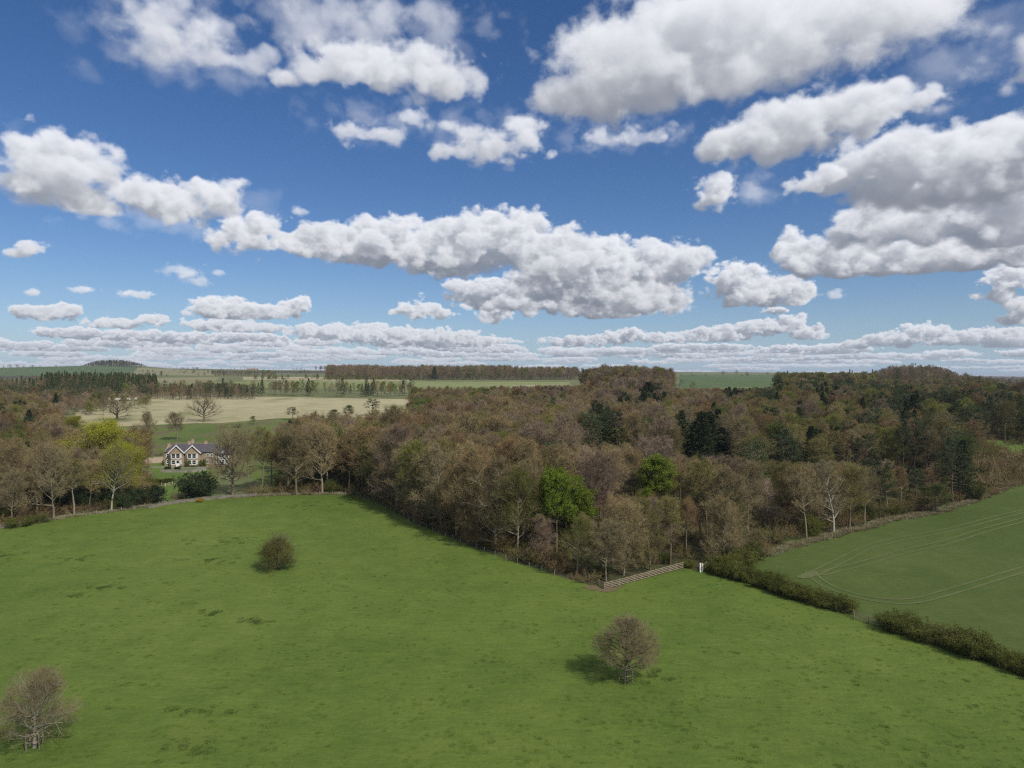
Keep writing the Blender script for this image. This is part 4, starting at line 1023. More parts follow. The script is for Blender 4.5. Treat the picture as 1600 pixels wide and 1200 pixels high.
for d in indiv:
    L = min(LAND, key=lambda l: (l[1]-d['px'])**2+((l[2]-d['py'])*1.7)**2)
    dx, dy = d['px']-L[1], (d['py']-L[2])*1.7
    if abs(dx) > 2.2*abs(dy): sec = 'left of' if dx < 0 else 'right of'
    elif abs(dy) > 2.2*abs(dx): sec = 'beyond' if dy < 0 else 'nearer than'
    else: sec = ('beyond and ' if dy < 0 else 'nearer and ')+('left of' if dx < 0 else 'right of')
    app = (d['twig']+' ' if d['kind'] == 'bare_tree' else '')+KW[d['kind']]
    buckets.setdefault((app, sec, L[0]), []).append((dx*dx+dy*dy, d))
for (app, sec, lm), L in buckets.items():
    L.sort(key=lambda t: t[0])
    for i, (_, d) in enumerate(L):
        if len(L) == 1: d['label'] = 'only %s %s %s' % (app, sec, lm)
        else: d['label'] = '%s %s %s %s' % (app, ['nearest', 'second nearest', 'third nearest', 'fourth nearest'][i] if i < 4 else ORD[min(i, 29)]+' nearest', sec, lm)
GRP = {'bare_tree': 'bare trees of the wood', 'budding_tree': 'budding trees of the wood', 'leafing_tree': 'leafing trees of the wood', 'pine_tree': 'pines of the wood', 'spruce_tree': 'spruces of the wood'}
for d in indiv:
    k = d['kind']; vi = int(RS.randint(len(VAR[k])))
    if k == 'bare_tree': vi = int(RS.randint(7, 11)) if d['edge'] or RS.rand() < .12 else int(RS.randint(7))
    v = VAR[k][vi]; sz = d['h']/v.H; s = min(sz*RS.uniform(.95, 1.25), 1.35)
    bark = None
    if k == 'bare_tree': bark = [m_bark, m_bark, m_bark, m_bark, m_bark_dark, m_bark_pale][int(RS.randint(5 if d['y'] < 160 else 6))]
    single = d['app']*F < 46
    o, v = plant(k, d['x'], d['y'], s, d['rot'], vi=vi, sz=sz, twig=d['twig'] if k == 'bare_tree' else None, bark=bark, single=single)
    tag(o, d['label'], 'tree', GRP[k])
print('individual trees', len(indiv), cnt, 'rest', len(rest), round(time.time()-T0, 1))
# the remaining trees of the same wood: one object
srcs = []; index = {}
for twn in TW:
    for k in range(7): index[('bare_tree', twn, k)] = len(srcs); srcs.append((whole(VAR['bare_tree'][k]), {1: TW[twn]}))
for kd in ('budding_tree', 'leafing_tree', 'pine_tree', 'spruce_tree'):
    for k in range(len(VAR[kd])): index[(kd, '', k)] = len(srcs); srcs.append((whole(VAR[kd][k]), {}))
def stand(name, L):
    pts = []
    for d in L:
        k = d['kind']; vi = int(RS.randint(7 if k == 'bare_tree' else len(VAR[k])))
        key = (k, d['twig'] if k == 'bare_tree' else '', vi)
        pts.append((d['x'], d['y'], hz(d['x'], d['y']), d['h']/VAR[k][vi].H*1.04, d['rot'], index[key]))
    o = gn_scatter(name, pts, srcs); o['label'] = 'mixed bare and evergreen trees of the wood, too many to single out'; return o
if rest: stand('woodland', rest)

# ---------------------------------------------------------------- distant belts and woods
RS = np.random.RandomState(77)
FS = []; FI = {}
for kd in ('bare_tree_far', 'green_tree_far', 'pine_tree_far', 'spruce_tree_far', 'larch_tree_far'):
    for k, v in enumerate(VAR[kd]):
        for twn in (['reddish-brown', 'grey-brown', 'purplish'] if kd == 'bare_tree_far' else ['']):
            FI.setdefault(kd, []).append(len(FS)); FS.append((whole(v), {1: TW[twn]} if twn else {}))
BASEH = {k: VAR[k][0].H for k in FI}
def belt(name, label, a0, a1, y0, y1, spacing, mix, hh, shape=None, dome=0):
    """a wood between two bearings (photo columns) and two distances"""
    poly = [on_bearing(a0, y0), on_bearing(a1, y0), on_bearing(a1, y1), on_bearing(a0, y1)] if shape is None else shape
    pts = []
    kinds = list(mix); w = np.array([mix[k] for k in kinds], float); w /= w.sum()
    for (x, y) in sow(poly, spacing):
        if name in ('far_hedgerow', 'skyline_plantation') and math.sin(x*.021+y*.013)+math.sin(x*.067) < -.3: continue
        k = kinds[int(RS.choice(len(kinds), p=w))]; h = RS.uniform(*hh)*(1 if RS.rand() < .8 else .72)*(1 if k != 'larch_tree_far' else 1.1)
        if dome: t_ = abs(2*(x/y-ray(a0, 600)[0])/(ray(a1, 600)[0]-ray(a0, 600)[0])-1); h *= 1-dome*t_**2.5
        if name == 'far_wood': x2, y2 = x+RS.uniform(-5, 5), y+RS.uniform(-6, 4); pts.append((x2, y2, hz(x2, y2), h*RS.uniform(.35, .6)/BASEH[B], RS.uniform(0, 6.28), int(RS.choice(FI[B]))))
        pts.append((x, y, hz(x, y), h/BASEH[k], RS.uniform(0, 6.28), int(RS.choice(FI[k]))))
    if not pts: return
    o = gn_scatter(name, pts, FS); o['label'] = label; return o
B, Gr, Pi, Sp, La = 'bare_tree_far', 'green_tree_far', 'pine_tree_far', 'spruce_tree_far', 'larch_tree_far'
# nearer belts beyond the pale field are built tree by tree
def tree_row(name, items, group, labf):
    for i, (k, px, y, h) in enumerate(items):
        x, yy = on_bearing(px, y); v = VAR[k][i % len(VAR[k])]; s = h/v.H
        tw = ['reddish-brown', 'grey-brown', 'purplish'][i % 3] if k == B else None
        o, _ = plant(k, x, yy, s, RS.uniform(0, 6.28), name={B: 'bare_belt_tree', Gr: 'green_belt_tree', Pi: 'pine_belt_tree', Sp: 'spruce_belt_tree', La: 'larch_belt_tree'}[k], vi=i % len(VAR[k]), single=True, twig=tw)
        tag(o, labf(i, k, px), 'tree', group)
KD = {B: 'bare', Gr: 'green', Pi: 'pine', Sp: 'spruce', La: 'larch'}
row = []
for px in np.arange(196, 645, 5.2):
    r = RS.rand()
    if math.sin(px*.11)+math.sin(px*.043+1) < -.75 or (410 < px < 425): continue
    k = B if r < .5 else Sp if r < .72 else Pi if r < .84 else Gr
    if 395 < px < 412 or 525 < px < 590: k = Sp if RS.rand() < .6 else k
    row.append((k, px+RS.uniform(-2, 2), 596+RS.uniform(-8, 12), RS.uniform(11, 15) if k in (B, Gr) else RS.uniform(11, 16)))
def near_words(px):
    for lim, w_ in ((240, 'beside the road bridge'), (290, 'above the left of the pale field'), (345, 'behind the tall open oak'), (400, 'above the middle of the pale field'), (450, 'left of the small dark pine'), (500, 'right of the small dark pine'), (550, 'left of the spreading pine'), (600, 'behind the spreading pine'), (999, 'near the right end of the pale field')):
        if px < lim: return w_
cc_ = {}
def lab_row(i, k, px):
    w_ = near_words(px); n = cc_.get((k, w_), 0); cc_[(k, w_)] = n+1
    return '%s small %s belt tree %s' % (ORD[n], KD[k], w_)
row.sort(key=lambda t: t[1]); tree_row('belt', row, 'trees of the belt behind the pale field', lab_row)
belt('far_belt', 'thin belt of bare and evergreen trees behind the pale field', 250, 645, 612, 632, 8.5, {B: .55, Sp: .16, Pi: .14, Gr: .15}, (9, 13))
belt('pine_wood', 'dark pine plantation above the left side of the pale field', -120, 170, 480, 545, 5.2, {Pi: .74, B: .26}, (10, 13.5))
belt('pine_wood', 'dark pines right of the road bridge', 205, 400, 552, 596, 5.2, {Pi: .6, Sp: .04, B: .36}, (8, 12.5))
belt('larch_wood', 'larch plantation behind the dark pines on the left', 60, 245, 640, 740, 6.5, {La: .72, B: .2, Pi: .08}, (12, 17.5))
belt('larch_wood', 'thin larches behind the pine plantation at the left border', -120, 60, 600, 680, 7.5, {La: .4, B: .3, Pi: .3}, (11, 14))
belt('scrub_wood', 'brown bare scrub between the spinney and the road bridge', 0, 165, 425, 480, 6.0, {B: .8, Gr: .2}, (8, 12))
belt('scrub_wood', 'low tan scrub beside the road bridge', 110, 235, 470, 560, 7.0, {B: .75, Gr: .25}, (5, 8))
belt('far_wood', 'long bare wood on the skyline left of the lone conifer', 512, 590, 1080, 1300, 10, {B: .97, Gr: .03}, (21, 25))
belt('far_wood', 'bare wood round the lone conifer on the skyline', 590, 800, 1080, 1250, 10, {B: .93, Gr: .07}, (19, 24))
belt('far_wood', 'low bare wood on the skyline right of the lone conifer', 800, 905, 1080, 1200, 10, {B: .86, Gr: .14}, (18, 22))
belt('far_hedgerow', 'row of small green trees at the foot of the skyline wood', 505, 680, 985, 1030, 10, {Gr: .8, B: .2}, (6, 9))
belt('far_hedgerow', 'dark hedgerow across the fields in the left distance', 395, 500, 1000, 1030, 9, {Gr: .4, Pi: .3, B: .3}, (6, 10))
belt('far_hedgerow', 'hedgerow trees in the distance above the left belt', 330, 510, 1500, 1560, 14, {Gr: .3, Pi: .3, B: .4}, (9, 13))
belt('far_hedgerow', 'broken hedgerow on the slope below the round hill', 40, 330, 1250, 1290, 16, {Gr: .3, B: .5, Pi: .2}, (7, 11))
belt('far_hedgerow', 'broken hedgerow across the khaki fields below the moor skyline', 200, 505, 1780, 1800, 15, {Gr: .2, B: .5, Pi: .3}, (6, 11))
belt('far_hedgerow', 'hedge and trees between the left skyline fields', -100, 330, 2120, 2150, 18, {Gr: .3, B: .5, Pi: .2}, (6, 10))
belt('far_scrub', 'brown scrub on the far slope above the larches', 50, 190, 1000, 1120, 14, {B: .8, Gr: .2}, (5, 9))
belt('far_scrub', 'dark scrubby patch on the moor slope', 330, 430, 1250, 1400, 15, {B: .7, Pi: .3}, (6, 10))
belt('hill_wood', 'dark wood on top of the round hill on the skyline', 134, 222, 0, 0, 9, {Pi: .6, Sp: .2, B: .2}, (14, 20), shape=[(-1410+98*math.cos(t), 2520+130*math.sin(t)) for t in np.linspace(0, 6.28, 20)], dome=.5)
belt('skyline_plantation', 'thin dark plantation on the skyline right of the round hill', 245, 312, 3500, 3650, 22, {Pi: .9, B: .1}, (13, 16))
belt('skyline_plantation', 'dark trees on the moor skyline', 340, 480, 3000, 3060, 26, {Pi: .3, B: .7}, (8, 14))
belt('skyline_plantation', 'dark plantation where the moor dips', 487, 512, 2300, 2450, 16, {Pi: .9, B: .1}, (15, 20))
belt('far_hedgerow', 'hedgerow along the top of the far green field', 1062, 1225, 1500, 1520, 16, {Gr: .5, B: .3, Pi: .2}, (4, 7))
belt('far_hedgerow', 'hedgerow along the bottom of the far green field', 1110, 1225, 560, 580, 8, {Gr: .6, B: .4}, (4, 7))
belt('far_wood', 'dark clump of bare trees on the skyline above the right side of the wood', 1358, 1502, 735, 880, 8, {B: .86, Pi: .14}, (15, 20), dome=.6)
belt('far_wood', 'green and brown treetops along the right skyline', 1215, 1370, 700, 800, 9, {Gr: .35, B: .35, La: .3}, (12, 15))
belt('far_wood', 'dark wood in the right distance', 1495, 1800, 1000, 1080, 11, {Pi: .7, B: .3}, (9, 12))
belt('far_wood', 'second dark wood line in the right distance', 1500, 1800, 1650, 1750, 16, {Pi: .6, B: .4}, (8, 12))
belt('far_wood', 'trees closing the view at the right border', 1600, 1900, 560, 760, 10, {Pi: .6, B: .4}, (13, 17))
belt('far_wood', 'trees closing the view beyond the left border', -500, -130, 380, 700, 10, {Pi: .4, B: .6}, (12, 17))
belt('skyline_plantation', 'scattered trees along the distant ridge', -200, 1300, 3900, 4050, 60, {Pi: .5, B: .5}, (8, 12))

# ---------------------------------------------------------------- undergrowth
RS = np.random.RandomState(78)
US = []; 
for k in range(3): US.append((whole(VAR['hawthorn'][k]), {}))
for k in range(2): US.append((whole(VAR['bare_shrub'][k]), {1: TW['reddish-brown']})); US.append((whole(VAR['bare_shrub'][k]), {1: TW['olive-brown']}))
for k in range(2): US.append((whole(VAR['yew'][k]), {}))
up_ = []
front = [p for p in sow(wood_main, 3.4, 300)+sow(wood_left, 3.6, 260)]
for (x, y) in front:
    r = RS.rand()
    if r < .42: continue
    px, py = proj(x, y, hz(x, y))
    if px < -80 or px > 1700: continue
    if inside(pasture, x, y)[0] or inside(arable, x, y)[0]: continue
    if y < 165 and px > 860 and min(math.hypot(x-q[0], y-q[1]) for q in smooth_line(L_fence, 3)) < 4.5: continue
    k = int(RS.choice(9, p=[.04, .04, .04, .25, .22, .20, .20, .005, .005])); s = RS.uniform(.45, 1.05)
    if k >= 7: s *= .45
    up_.append((x, y, hz(x, y), s, RS.uniform(0, 6.28), k))
for line, off_, st, s0, s1 in ((L_wood[:-1], 2.2, 2.0, .7, 1.5), (L_fence, 4.5, 3.4, .5, .9), (L_left, 3.0, 2.3, .6, 1.3), (ar_line[3:], 5.0, 3.0, .8, 1.6)):
    for (x, y) in offset(smooth_line(line, st, .5, 5), off_):
        px, py = proj(x, y, hz(x, y))
        if (230 < px < 375 and y > 150): continue
        x += RS.uniform(-.8, .8); y += RS.uniform(0, 1.6); up_.append((x, y, hz(x, y), RS.uniform(s0, s1), RS.uniform(0, 6.28), int(RS.choice(7, p=[.02, .02, .02, .27, .21, .27, .19]))))
for (x, y) in sow(NOTREES, 2.6):
    if inside(green_right, x, y)[0] or inside(arable, x, y)[0]: continue
    up_.append((x, y, hz(x, y), RS.uniform(.4, .8), RS.uniform(0, 6.28), int(RS.choice([3, 4, 5, 6]))))
for (x, y) in sow(wood_left, 3.0, 235):
    if RS.rand() < .5: continue
    up_.append((x, y, hz(x, y), RS.uniform(.7, 1.5), RS.uniform(0, 6.28), int(RS.choice([0, 2, 3, 4, 5, 6, 7], p=[.16, .16, .17, .15, .15, .15, .06]))))
o = gn_scatter('undergrowth', up_, US); o['label'] = 'brambles, saplings and low bushes filling the floor of the woods'
# ================================================================ built things
class Box:
    """collects simple solids into one mesh"""
    def __init__(s): s.v = []; s.f = []
    def box(s, x0, x1, y0, y1, z0, z1):
        k = len(s.v); s.v += [(x0,y0,z0),(x1,y0,z0),(x1,y1,z0),(x0,y1,z0),(x0,y0,z1),(x1,y0,z1),(x1,y1,z1),(x0,y1,z1)]
        s.f += [tuple(k+i for i in q) for q in ((3,2,1,0),(4,5,6,7),(0,1,5,4),(1,2,6,5),(2,3,7,6),(3,0,4,7))]; return s
    def bar(s, a, b, w, h):
        """box section bar from a to b, w across and h high"""
        a = Vector(a); b = Vector(b); d = (b-a).normalized(); u = Vector((0, 0, 1)) if abs(d.z) < .95 else Vector((1, 0, 0))
        r = d.cross(u).normalized()*w/2; u = r.cross(d).normalized()*h/2; k = len(s.v)
        for p in (a, b):
            for q in (-r-u, r-u, r+u, -r+u): s.v.append(tuple(p+q))
        s.f += [tuple(k+i for i in q) for q in ((0,1,2,3),(7,6,5,4),(0,4,5,1),(1,5,6,2),(2,6,7,3),(3,7,4,0))]; return s
    def poly(s, pts, thick=None):
        k = len(s.v); s.v += [tuple(p) for p in pts]; s.f.append(tuple(range(k, k+len(pts)))); return s
    def slab(s, pts, t):
        """a flat polygon given thickness t downwards along its normal"""
        P = [Vector(p) for p in pts]; n = (P[1]-P[0]).cross(P[2]-P[0]).normalized(); k = len(s.v); m = len(P)
        s.v += [tuple(p) for p in P]+[tuple(p-n*t) for p in P]
        s.f.append(tuple(range(k, k+m))); s.f.append(tuple(k+m+i for i in reversed(range(m))))
        for i in range(m): j = (i+1) % m; s.f.append((k+i, k+m+i, k+m+j, k+j))
        return s
    def prism(s, pts, y0, y1):
        """outline in x, z extruded from y0 to y1"""
        k = len(s.v); m = len(pts)
        s.v += [(x, y0, z) for x, z in pts]+[(x, y1, z) for x, z in pts]
        s.f.append(tuple(range(k, k+m))); s.f.append(tuple(k+m+i for i in reversed(range(m))))
        for i in range(m): j = (i+1) % m; s.f.append((k+i, k+m+i, k+m+j, k+j))
        return s
    def data(s, name, m_):
        me = bpy.data.meshes.new(name); me.from_pydata(s.v, [], s.f); me.materials.append(m_); me.update(); return me
    def make(s, name, m_, parent=None):
        return link(bpy.data.objects.new(name, s.data(name, m_)), parent)
def empty(name, x, y, rz=0, dz=0, label=None, cat=None, group=None):
    o = link(bpy.data.objects.new(name, None)); o.empty_display_size = .5; o.location = (x, y, hz(x, y)+dz); o.rotation_euler = (0, 0, rz)
    if label: tag(o, label, cat, group)
    return o
def wood_mat(name, lo, hi):
    m, t, b = mat(name); c = ramp(t, noise(t, 3.0, 4, .6, pos(t, 1, 1, 4)), [(.35, lo), (.65, hi)]); t.links.new(c, b.inputs['Base Color']); return m
m_rail = wood_mat('weathered_rail', (.20, .16, .11), (.35, .29, .215))
m_post = wood_mat('weathered_post', (.15, .12, .085), (.27, .225, .165))
m_white = plain('white_paint', (.78, .78, .76), .5)
m_offw = wood_mat('pale_weathered_board', (.45, .42, .36), (.66, .63, .56))
m_glass = plain('dark_glass', (.03, .035, .04), .08, .6)
m_slate = wood_mat('slate', (.055, .05, .06), (.10, .09, .105))
m_lead = plain('roof_ridge', (.28, .22, .17), .8)
m_concrete = wood_mat('concrete', (.42, .41, .39), (.56, .55, .52))
m_road = wood_mat('asphalt', (.13, .125, .125), (.19, .185, .18))
m_wire = plain('wire', (.18, .18, .18), .5)
def stone_mat(name, cols, scale=1.6, mortar=(.30, .27, .22)):
    m, t, b = mat(name); tcn = N(t, 'ShaderNodeTexCoord'); br = N(t, 'ShaderNodeTexBrick'); mp = N(t, 'ShaderNodeMapping')
    sx = N(t, 'ShaderNodeSeparateXYZ'); cb = N(t, 'ShaderNodeCombineXYZ'); t.links.new(tcn.outputs['Object'], sx.inputs[0])
    t.links.new(M('ADD', sx.outputs['X'], sx.outputs['Y']), cb.inputs[0]); t.links.new(sx.outputs['Z'], cb.inputs[1]); t.links.new(cb.outputs[0], br.inputs['Vector'])
    br.inputs['Scale'].default_value = scale; br.inputs['Mortar Size'].default_value = .012; br.inputs['Brick Width'].default_value = .75; br.inputs['Row Height'].default_value = .42
    br.inputs['Color1'].default_value = (*cols[0], 1); br.inputs['Color2'].default_value = (*cols[1], 1); br.inputs['Mortar'].default_value = (*mortar, 1)
    c = mixcol(t, .35, br.outputs['Color'], ramp(t, noise(t, .7, 5, .65, pos(t)), [(.3, cols[0]), (.7, cols[2])])); t.links.new(c, b.inputs['Base Color'])
    bump(t, b, br.outputs['Fac'], -.5, .03); return m
m_stone = stone_mat('sandstone', [(.24, .18, .12), (.36, .28, .19), (.42, .35, .26)])
m_stone_pink = stone_mat('pinkish_wall_stone', [(.34, .25, .19), (.45, .35, .27), (.52, .43, .34)])
m_stone_grey = stone_mat('grey_drystone', [(.16, .15, .12), (.27, .255, .215), (.36, .34, .29)], 2.6, (.07, .065, .05))
m_drystone = stone_mat('lichened_drystone', [(.13, .115, .085), (.22, .20, .155), (.30, .28, .235)], 2.6, (.05, .045, .03))

RS = np.random.RandomState(99)
# ---------------------------------------------------------------- post and rail fences
def rail_fence(line, step, h, nrail, label, name='rail_fence', rm=None, pm=None, close=True):
    L = [Vector((x, y, hz(x, y))) for x, y in line]; rt = empty(name, L[0].x, L[0].y, 0, 0, label, 'fence'); o0 = rt.location.copy()
    pts = []
    for a, b in zip(L[:-1], L[1:]):
        n = max(1, round((b-a).to_2d().length/step))
        for k in range(n): p = a.lerp(b, k/n); pts.append(Vector((p.x, p.y, hz(p.x, p.y))))
    if close: pts.append(L[-1])
    pm_ = Box().box(-.07, .07, -.07, .07, -.3, h+.08).data('post', pm or m_post)
    for p in pts:
        q = link(bpy.data.objects.new('post', pm_), rt); q.location = p-o0+Vector((RS.uniform(-.03, .03), RS.uniform(-.03, .03), RS.uniform(-.05, .03))); q.rotation_euler = (RS.uniform(-.03, .03), RS.uniform(-.03, .03), RS.uniform(0, 1))
    for a, b in zip(pts[:-1], pts[1:]):
        d = (b-a).to_2d().normalized(); nrm = Vector((d.y, -d.x, 0))*.10
        for k in range(nrail):
            z = h*(k+.75)/nrail
            Box().bar(a-o0+nrm+Vector((0, 0, z+RS.uniform(-.02, .02))), b-o0+nrm+Vector((0, 0, z+RS.uniform(-.02, .02))), .04, .11).make('rail', rm or m_rail, rt)
    return rt
rail_fence(GP([(944, 921), (1067, 888)]), 1.9, 1.25, 4, 'weathered post and rail fence across the front corner of the wood')
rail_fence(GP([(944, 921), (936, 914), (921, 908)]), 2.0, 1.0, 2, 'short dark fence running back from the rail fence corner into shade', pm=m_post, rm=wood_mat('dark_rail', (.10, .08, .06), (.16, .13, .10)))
rail_fence(GP([(1334, 966), (1357, 975), (1380, 981)]), 1.8, 1.25, 3, 'piece of rail fence closing the gap in the long hedge')
# post and wire fences
def wire_fence(line, step, h, label, wires=(.4, .75, 1.05)):
    L = [Vector((x, y, hz(x, y))) for x, y in line]; rt = empty('wire_fence', L[0].x, L[0].y, 0, 0, label, 'fence'); o0 = rt.location.copy(); pts = []
    for a, b in zip(L[:-1], L[1:]):
        n = max(1, round((b-a).to_2d().length/step))
        for k in range(n): p = a.lerp(b, k/n); pts.append(Vector((p.x, p.y, hz(p.x, p.y))))
    pts.append(L[-1]); pm_ = Box().box(-.055, .055, -.055, .055, -.3, h).data('post', m_post)
    for p in pts:
        q = link(bpy.data.objects.new('post', pm_), rt); q.location = p-o0; q.rotation_euler = (RS.uniform(-.06, .06), RS.uniform(-.06, .06), RS.uniform(0, 1))
    for w in wires:
        bx = Box()
        for a, b in zip(pts[:-1], pts[1:]): bx.bar(a-o0+Vector((0, 0, w)), b-o0+Vector((0, 0, w)), .012, .012)
        bx.make('wire', m_wire, rt)
    return rt
wire_fence(offset(L_wood, -.6)[:-1], 3.0, 1.15, 'post and wire fence along the shaded pasture side of the wood')
wire_fence(offset(L_left, -.5), 3.2, 1.15, 'post and wire fence along the far left side of the pasture')
wire_fence(offset(L_hedge, .9)[0:4], 3.4, 1.1, 'post and wire fence in front of the near part of the long hedge')

# ---------------------------------------------------------------- white gate by the wood
gx, gy = ground_at(1094, 894)
g = empty('white_gate', gx, gy, R(28), 0, 'pale weathered gate with white posts, standing open at the corner of the wood', 'gate')
Box().box(-.12, .12, -.12, .12, -.3, 1.75).make('gatepost', m_white, g)
Box().box(.36, .56, -.10, .10, -.3, 1.7).make('gatepost', m_offw, g)
gl = Box(); 
for z in (.25, .5, .75, 1.0, 1.25): Box().bar((.7, .1, z), (3.1, 1.5, z+.1), .04, .11).make('bar', m_offw, g)
Box().bar((.7, .1, .15), (.7, .1, 1.35), .08, .08).make('stile', m_offw, g); Box().bar((3.1, 1.5, .25), (3.1, 1.5, 1.45), .08, .08).make('stile', m_offw, g)
Box().bar((.7, .06, .25), (3.1, 1.46, 1.3), .035, .1).make('brace', m_offw, g)
def stone_heap(name, x, y, n, spread, label, m_, size=.35):
    rt = empty(name, x, y, 0, 0, label, 'stones'); lo = rt.location.copy()
    import bmesh
    datas = []
    for k in range(4):
        bm = bmesh.new(); bmesh.ops.create_icosphere(bm, subdivisions=1, radius=1)
        for v in bm.verts: v.co = Vector((v.co.x*RS.uniform(.7, 1.1), v.co.y*RS.uniform(.6, 1), v.co.z*RS.uniform(.5, .75)))
        me = bpy.data.meshes.new('stone'); bm.to_mesh(me); bm.free(); me.materials.append(m_); datas.append(me)
    for k in range(n):
        a = RS.uniform(0, 6.28); r = spread*math.sqrt(RS.rand()); dx, dy = r*math.cos(a), r*.5*math.sin(a); s = size*RS.uniform(.6, 1.3)
        q = link(bpy.data.objects.new('stone', datas[k % 4]), rt); q.location = (dx, dy, hz(x+dx, y+dy)-lo.z+.2*s+max(0, .9-r/spread)*.35); q.scale = (s, s, s); q.rotation_euler = (RS.uniform(-.3, .3), RS.uniform(-.3, .3), a)
hx, hy = ground_at(1109, 884)
stone_heap('stone_pile', hx, hy, 26, 1.5, 'heap of pale stones and timber beside the white gate', m_stone_pink, .38)

# ---------------------------------------------------------------- wooden guards in the pasture
def guard(x, y, w, h, label, rz):
    g = empty('tree_guard', x, y, rz, 0, label, 'tree guard'); c = [(-w, -w), (w, -w), (w, w), (-w, w)]
    for (a, b) in c: Box().box(a-.06, a+.06, b-.06, b+.06, -.3, h).make('post', m_post, g)
    for i in range(4):
        a, b = c[i], c[(i+1) % 4]
        for z in ((h*.45, h*.93) if h < 2.4 else (h*.3, h*.6, h*.93)): Box().bar((*a, z), (*b, z), .035, .10).make('rail', m_rail, g)
for px, py, lab, rz, h in ((978, 1064, 'square timber guard round the trunk of the tree below the rail fence', .5, 1.9), (54, 1168, 'square timber guard round the trunk of the pale-limbed tree in the near corner', .3, 1.9)):
    x, y = ground_at(px, py); guard(x, y, .62, h, lab, rz)

# ---------------------------------------------------------------- hedges of the crop field
def hedge(line, step, label, sc_=(.85, 1.15), wide=.35, name='hedge', kinds=None):
    L = smooth_line(line, step, 0); x0, y0 = L[0]; rt = empty(name, x0, y0, 0, 0, label, 'hedge'); o0 = rt.location.copy()
    for i, (x, y) in enumerate(L):
        if RS.rand() < .05: continue
        x += RS.uniform(-wide, wide); y += RS.uniform(-wide, wide)
        k, vi = (kinds or [('hawthorn', 0), ('hawthorn', 1), ('hawthorn', 2)])[int(RS.randint(len(kinds or [1, 2, 3])))]
        s = RS.uniform(*sc_)*(1+.18*math.sin(i*.7)+.1*math.sin(i*.23))
        b = link(bpy.data.objects.new('bush', whole(VAR[k][vi])), rt); b.location = (x-o0.x, y-o0.y, hz(x, y)-o0.z); b.scale = (s, s, s*RS.uniform(.85, 1.1)); b.rotation_euler = (0, 0, RS.uniform(0, 6.28))
    return rt
HL = offset(L_hedge, 1.6)
hedge([HL[0]]+GP([(1120, 893)])+[HL[1]]+GP([(1230, 930)]), 1.0, 'tall hawthorn hedge from the white gate towards the gap, first length', (.78, 1.02), .5)
hedge(GP([(1232, 930), (1317, 956)]), 1.0, 'hawthorn hedge just left of the fence in the gap', (.68, .9))
hedge(GP([(1390, 982), (1480, 1009), (1600, 1050), (1800, 1124)]), 1.0, 'overgrown hedge right of the fence in the gap, running out of view', (.8, 1.05), .5, kinds=[('hawthorn', 0), ('hawthorn', 1), ('hawthorn', 2), ('hawthorn', 0), ('bare_shrub', 0)])
# scrub at the edges of the woods
for (px, py, h, w, k, vi, lab) in [(1160, 885, 34, 60, 'hawthorn', 0, 'low green thorn bush in the hollow behind the tall hedge'), (1180, 872, 30, 50, 'hawthorn', 2, 'second green thorn bush behind the tall hedge, nearer the crop field corner'),
        (1075, 886, 16, 26, 'hawthorn', 1, 'small green bush at the right end of the rail fence'), (1268, 838, 44, 34, 'hawthorn', 1, 'bright bushy shrub on the crop field edge left of the pine group'), (1352, 812, 30, 36, 'hawthorn', 2, 'green shrub at the foot of the wood on the crop edge'),
        (1462, 800, 46, 48, 'leafing_tree', 0, 'rounded green tree at the crop edge with a dark shadowed base'), (1520, 780, 30, 34, 'hawthorn', 0, 'green bush where the crop edge bends upward at the right'),
        (1545, 765, 50, 50, 'bare_shrub', 0, 'pale tan bare thicket below the bright meadow'), (1575, 745, 50, 56, 'bare_shrub', 1, 'pale bare thicket between the bright meadow and the crop field'), (1530, 740, 46, 50, 'bare_shrub', 1, 'tan thicket left of the bright meadow'),
        (1590, 722, 34, 50, 'bare_shrub', 0, 'low bare thicket along the lower rim of the bright meadow'), (1440, 795, 34, 40, 'bare_shrub', 0, 'bare thicket at the crop edge left of the rounded green tree')]:
    x, y = ground_at(px, py); v = VAR[k][vi]; s = w*.5*y/F/v.R; sz = h*y/F/v.H
    o, _ = plant(k, x, y, s, RS.uniform(0, 6.28), vi=vi, sz=sz, name={'hawthorn': 'thorn_bush', 'bare_shrub': 'thicket', 'leafing_tree': 'leafing_tree'}[k], twig='tan' if k == 'bare_shrub' else None, trunk_name='stem' if k != 'leafing_tree' else 'trunk')
    tag(o, lab, 'bush' if k != 'leafing_tree' else 'tree')

# ---------------------------------------------------------------- the house
hx, hy = ground_at(303, 729); SC = hy/F                    # metres per photo pixel there
house = empty('stone_house', hx, hy, 0, .25, 'two-storey sandstone house with twin white-edged gables and a slate roof', 'house')
def X(px): return (px-303)*SC
HE, HR = 5.3, 8.0
xl, xr = X(257), X(334)
Box().prism([(xl, -.6), (xr, -.6), (xr, HE), (xl, HE)], .0, 7.6).make('wall', m_stone, house)
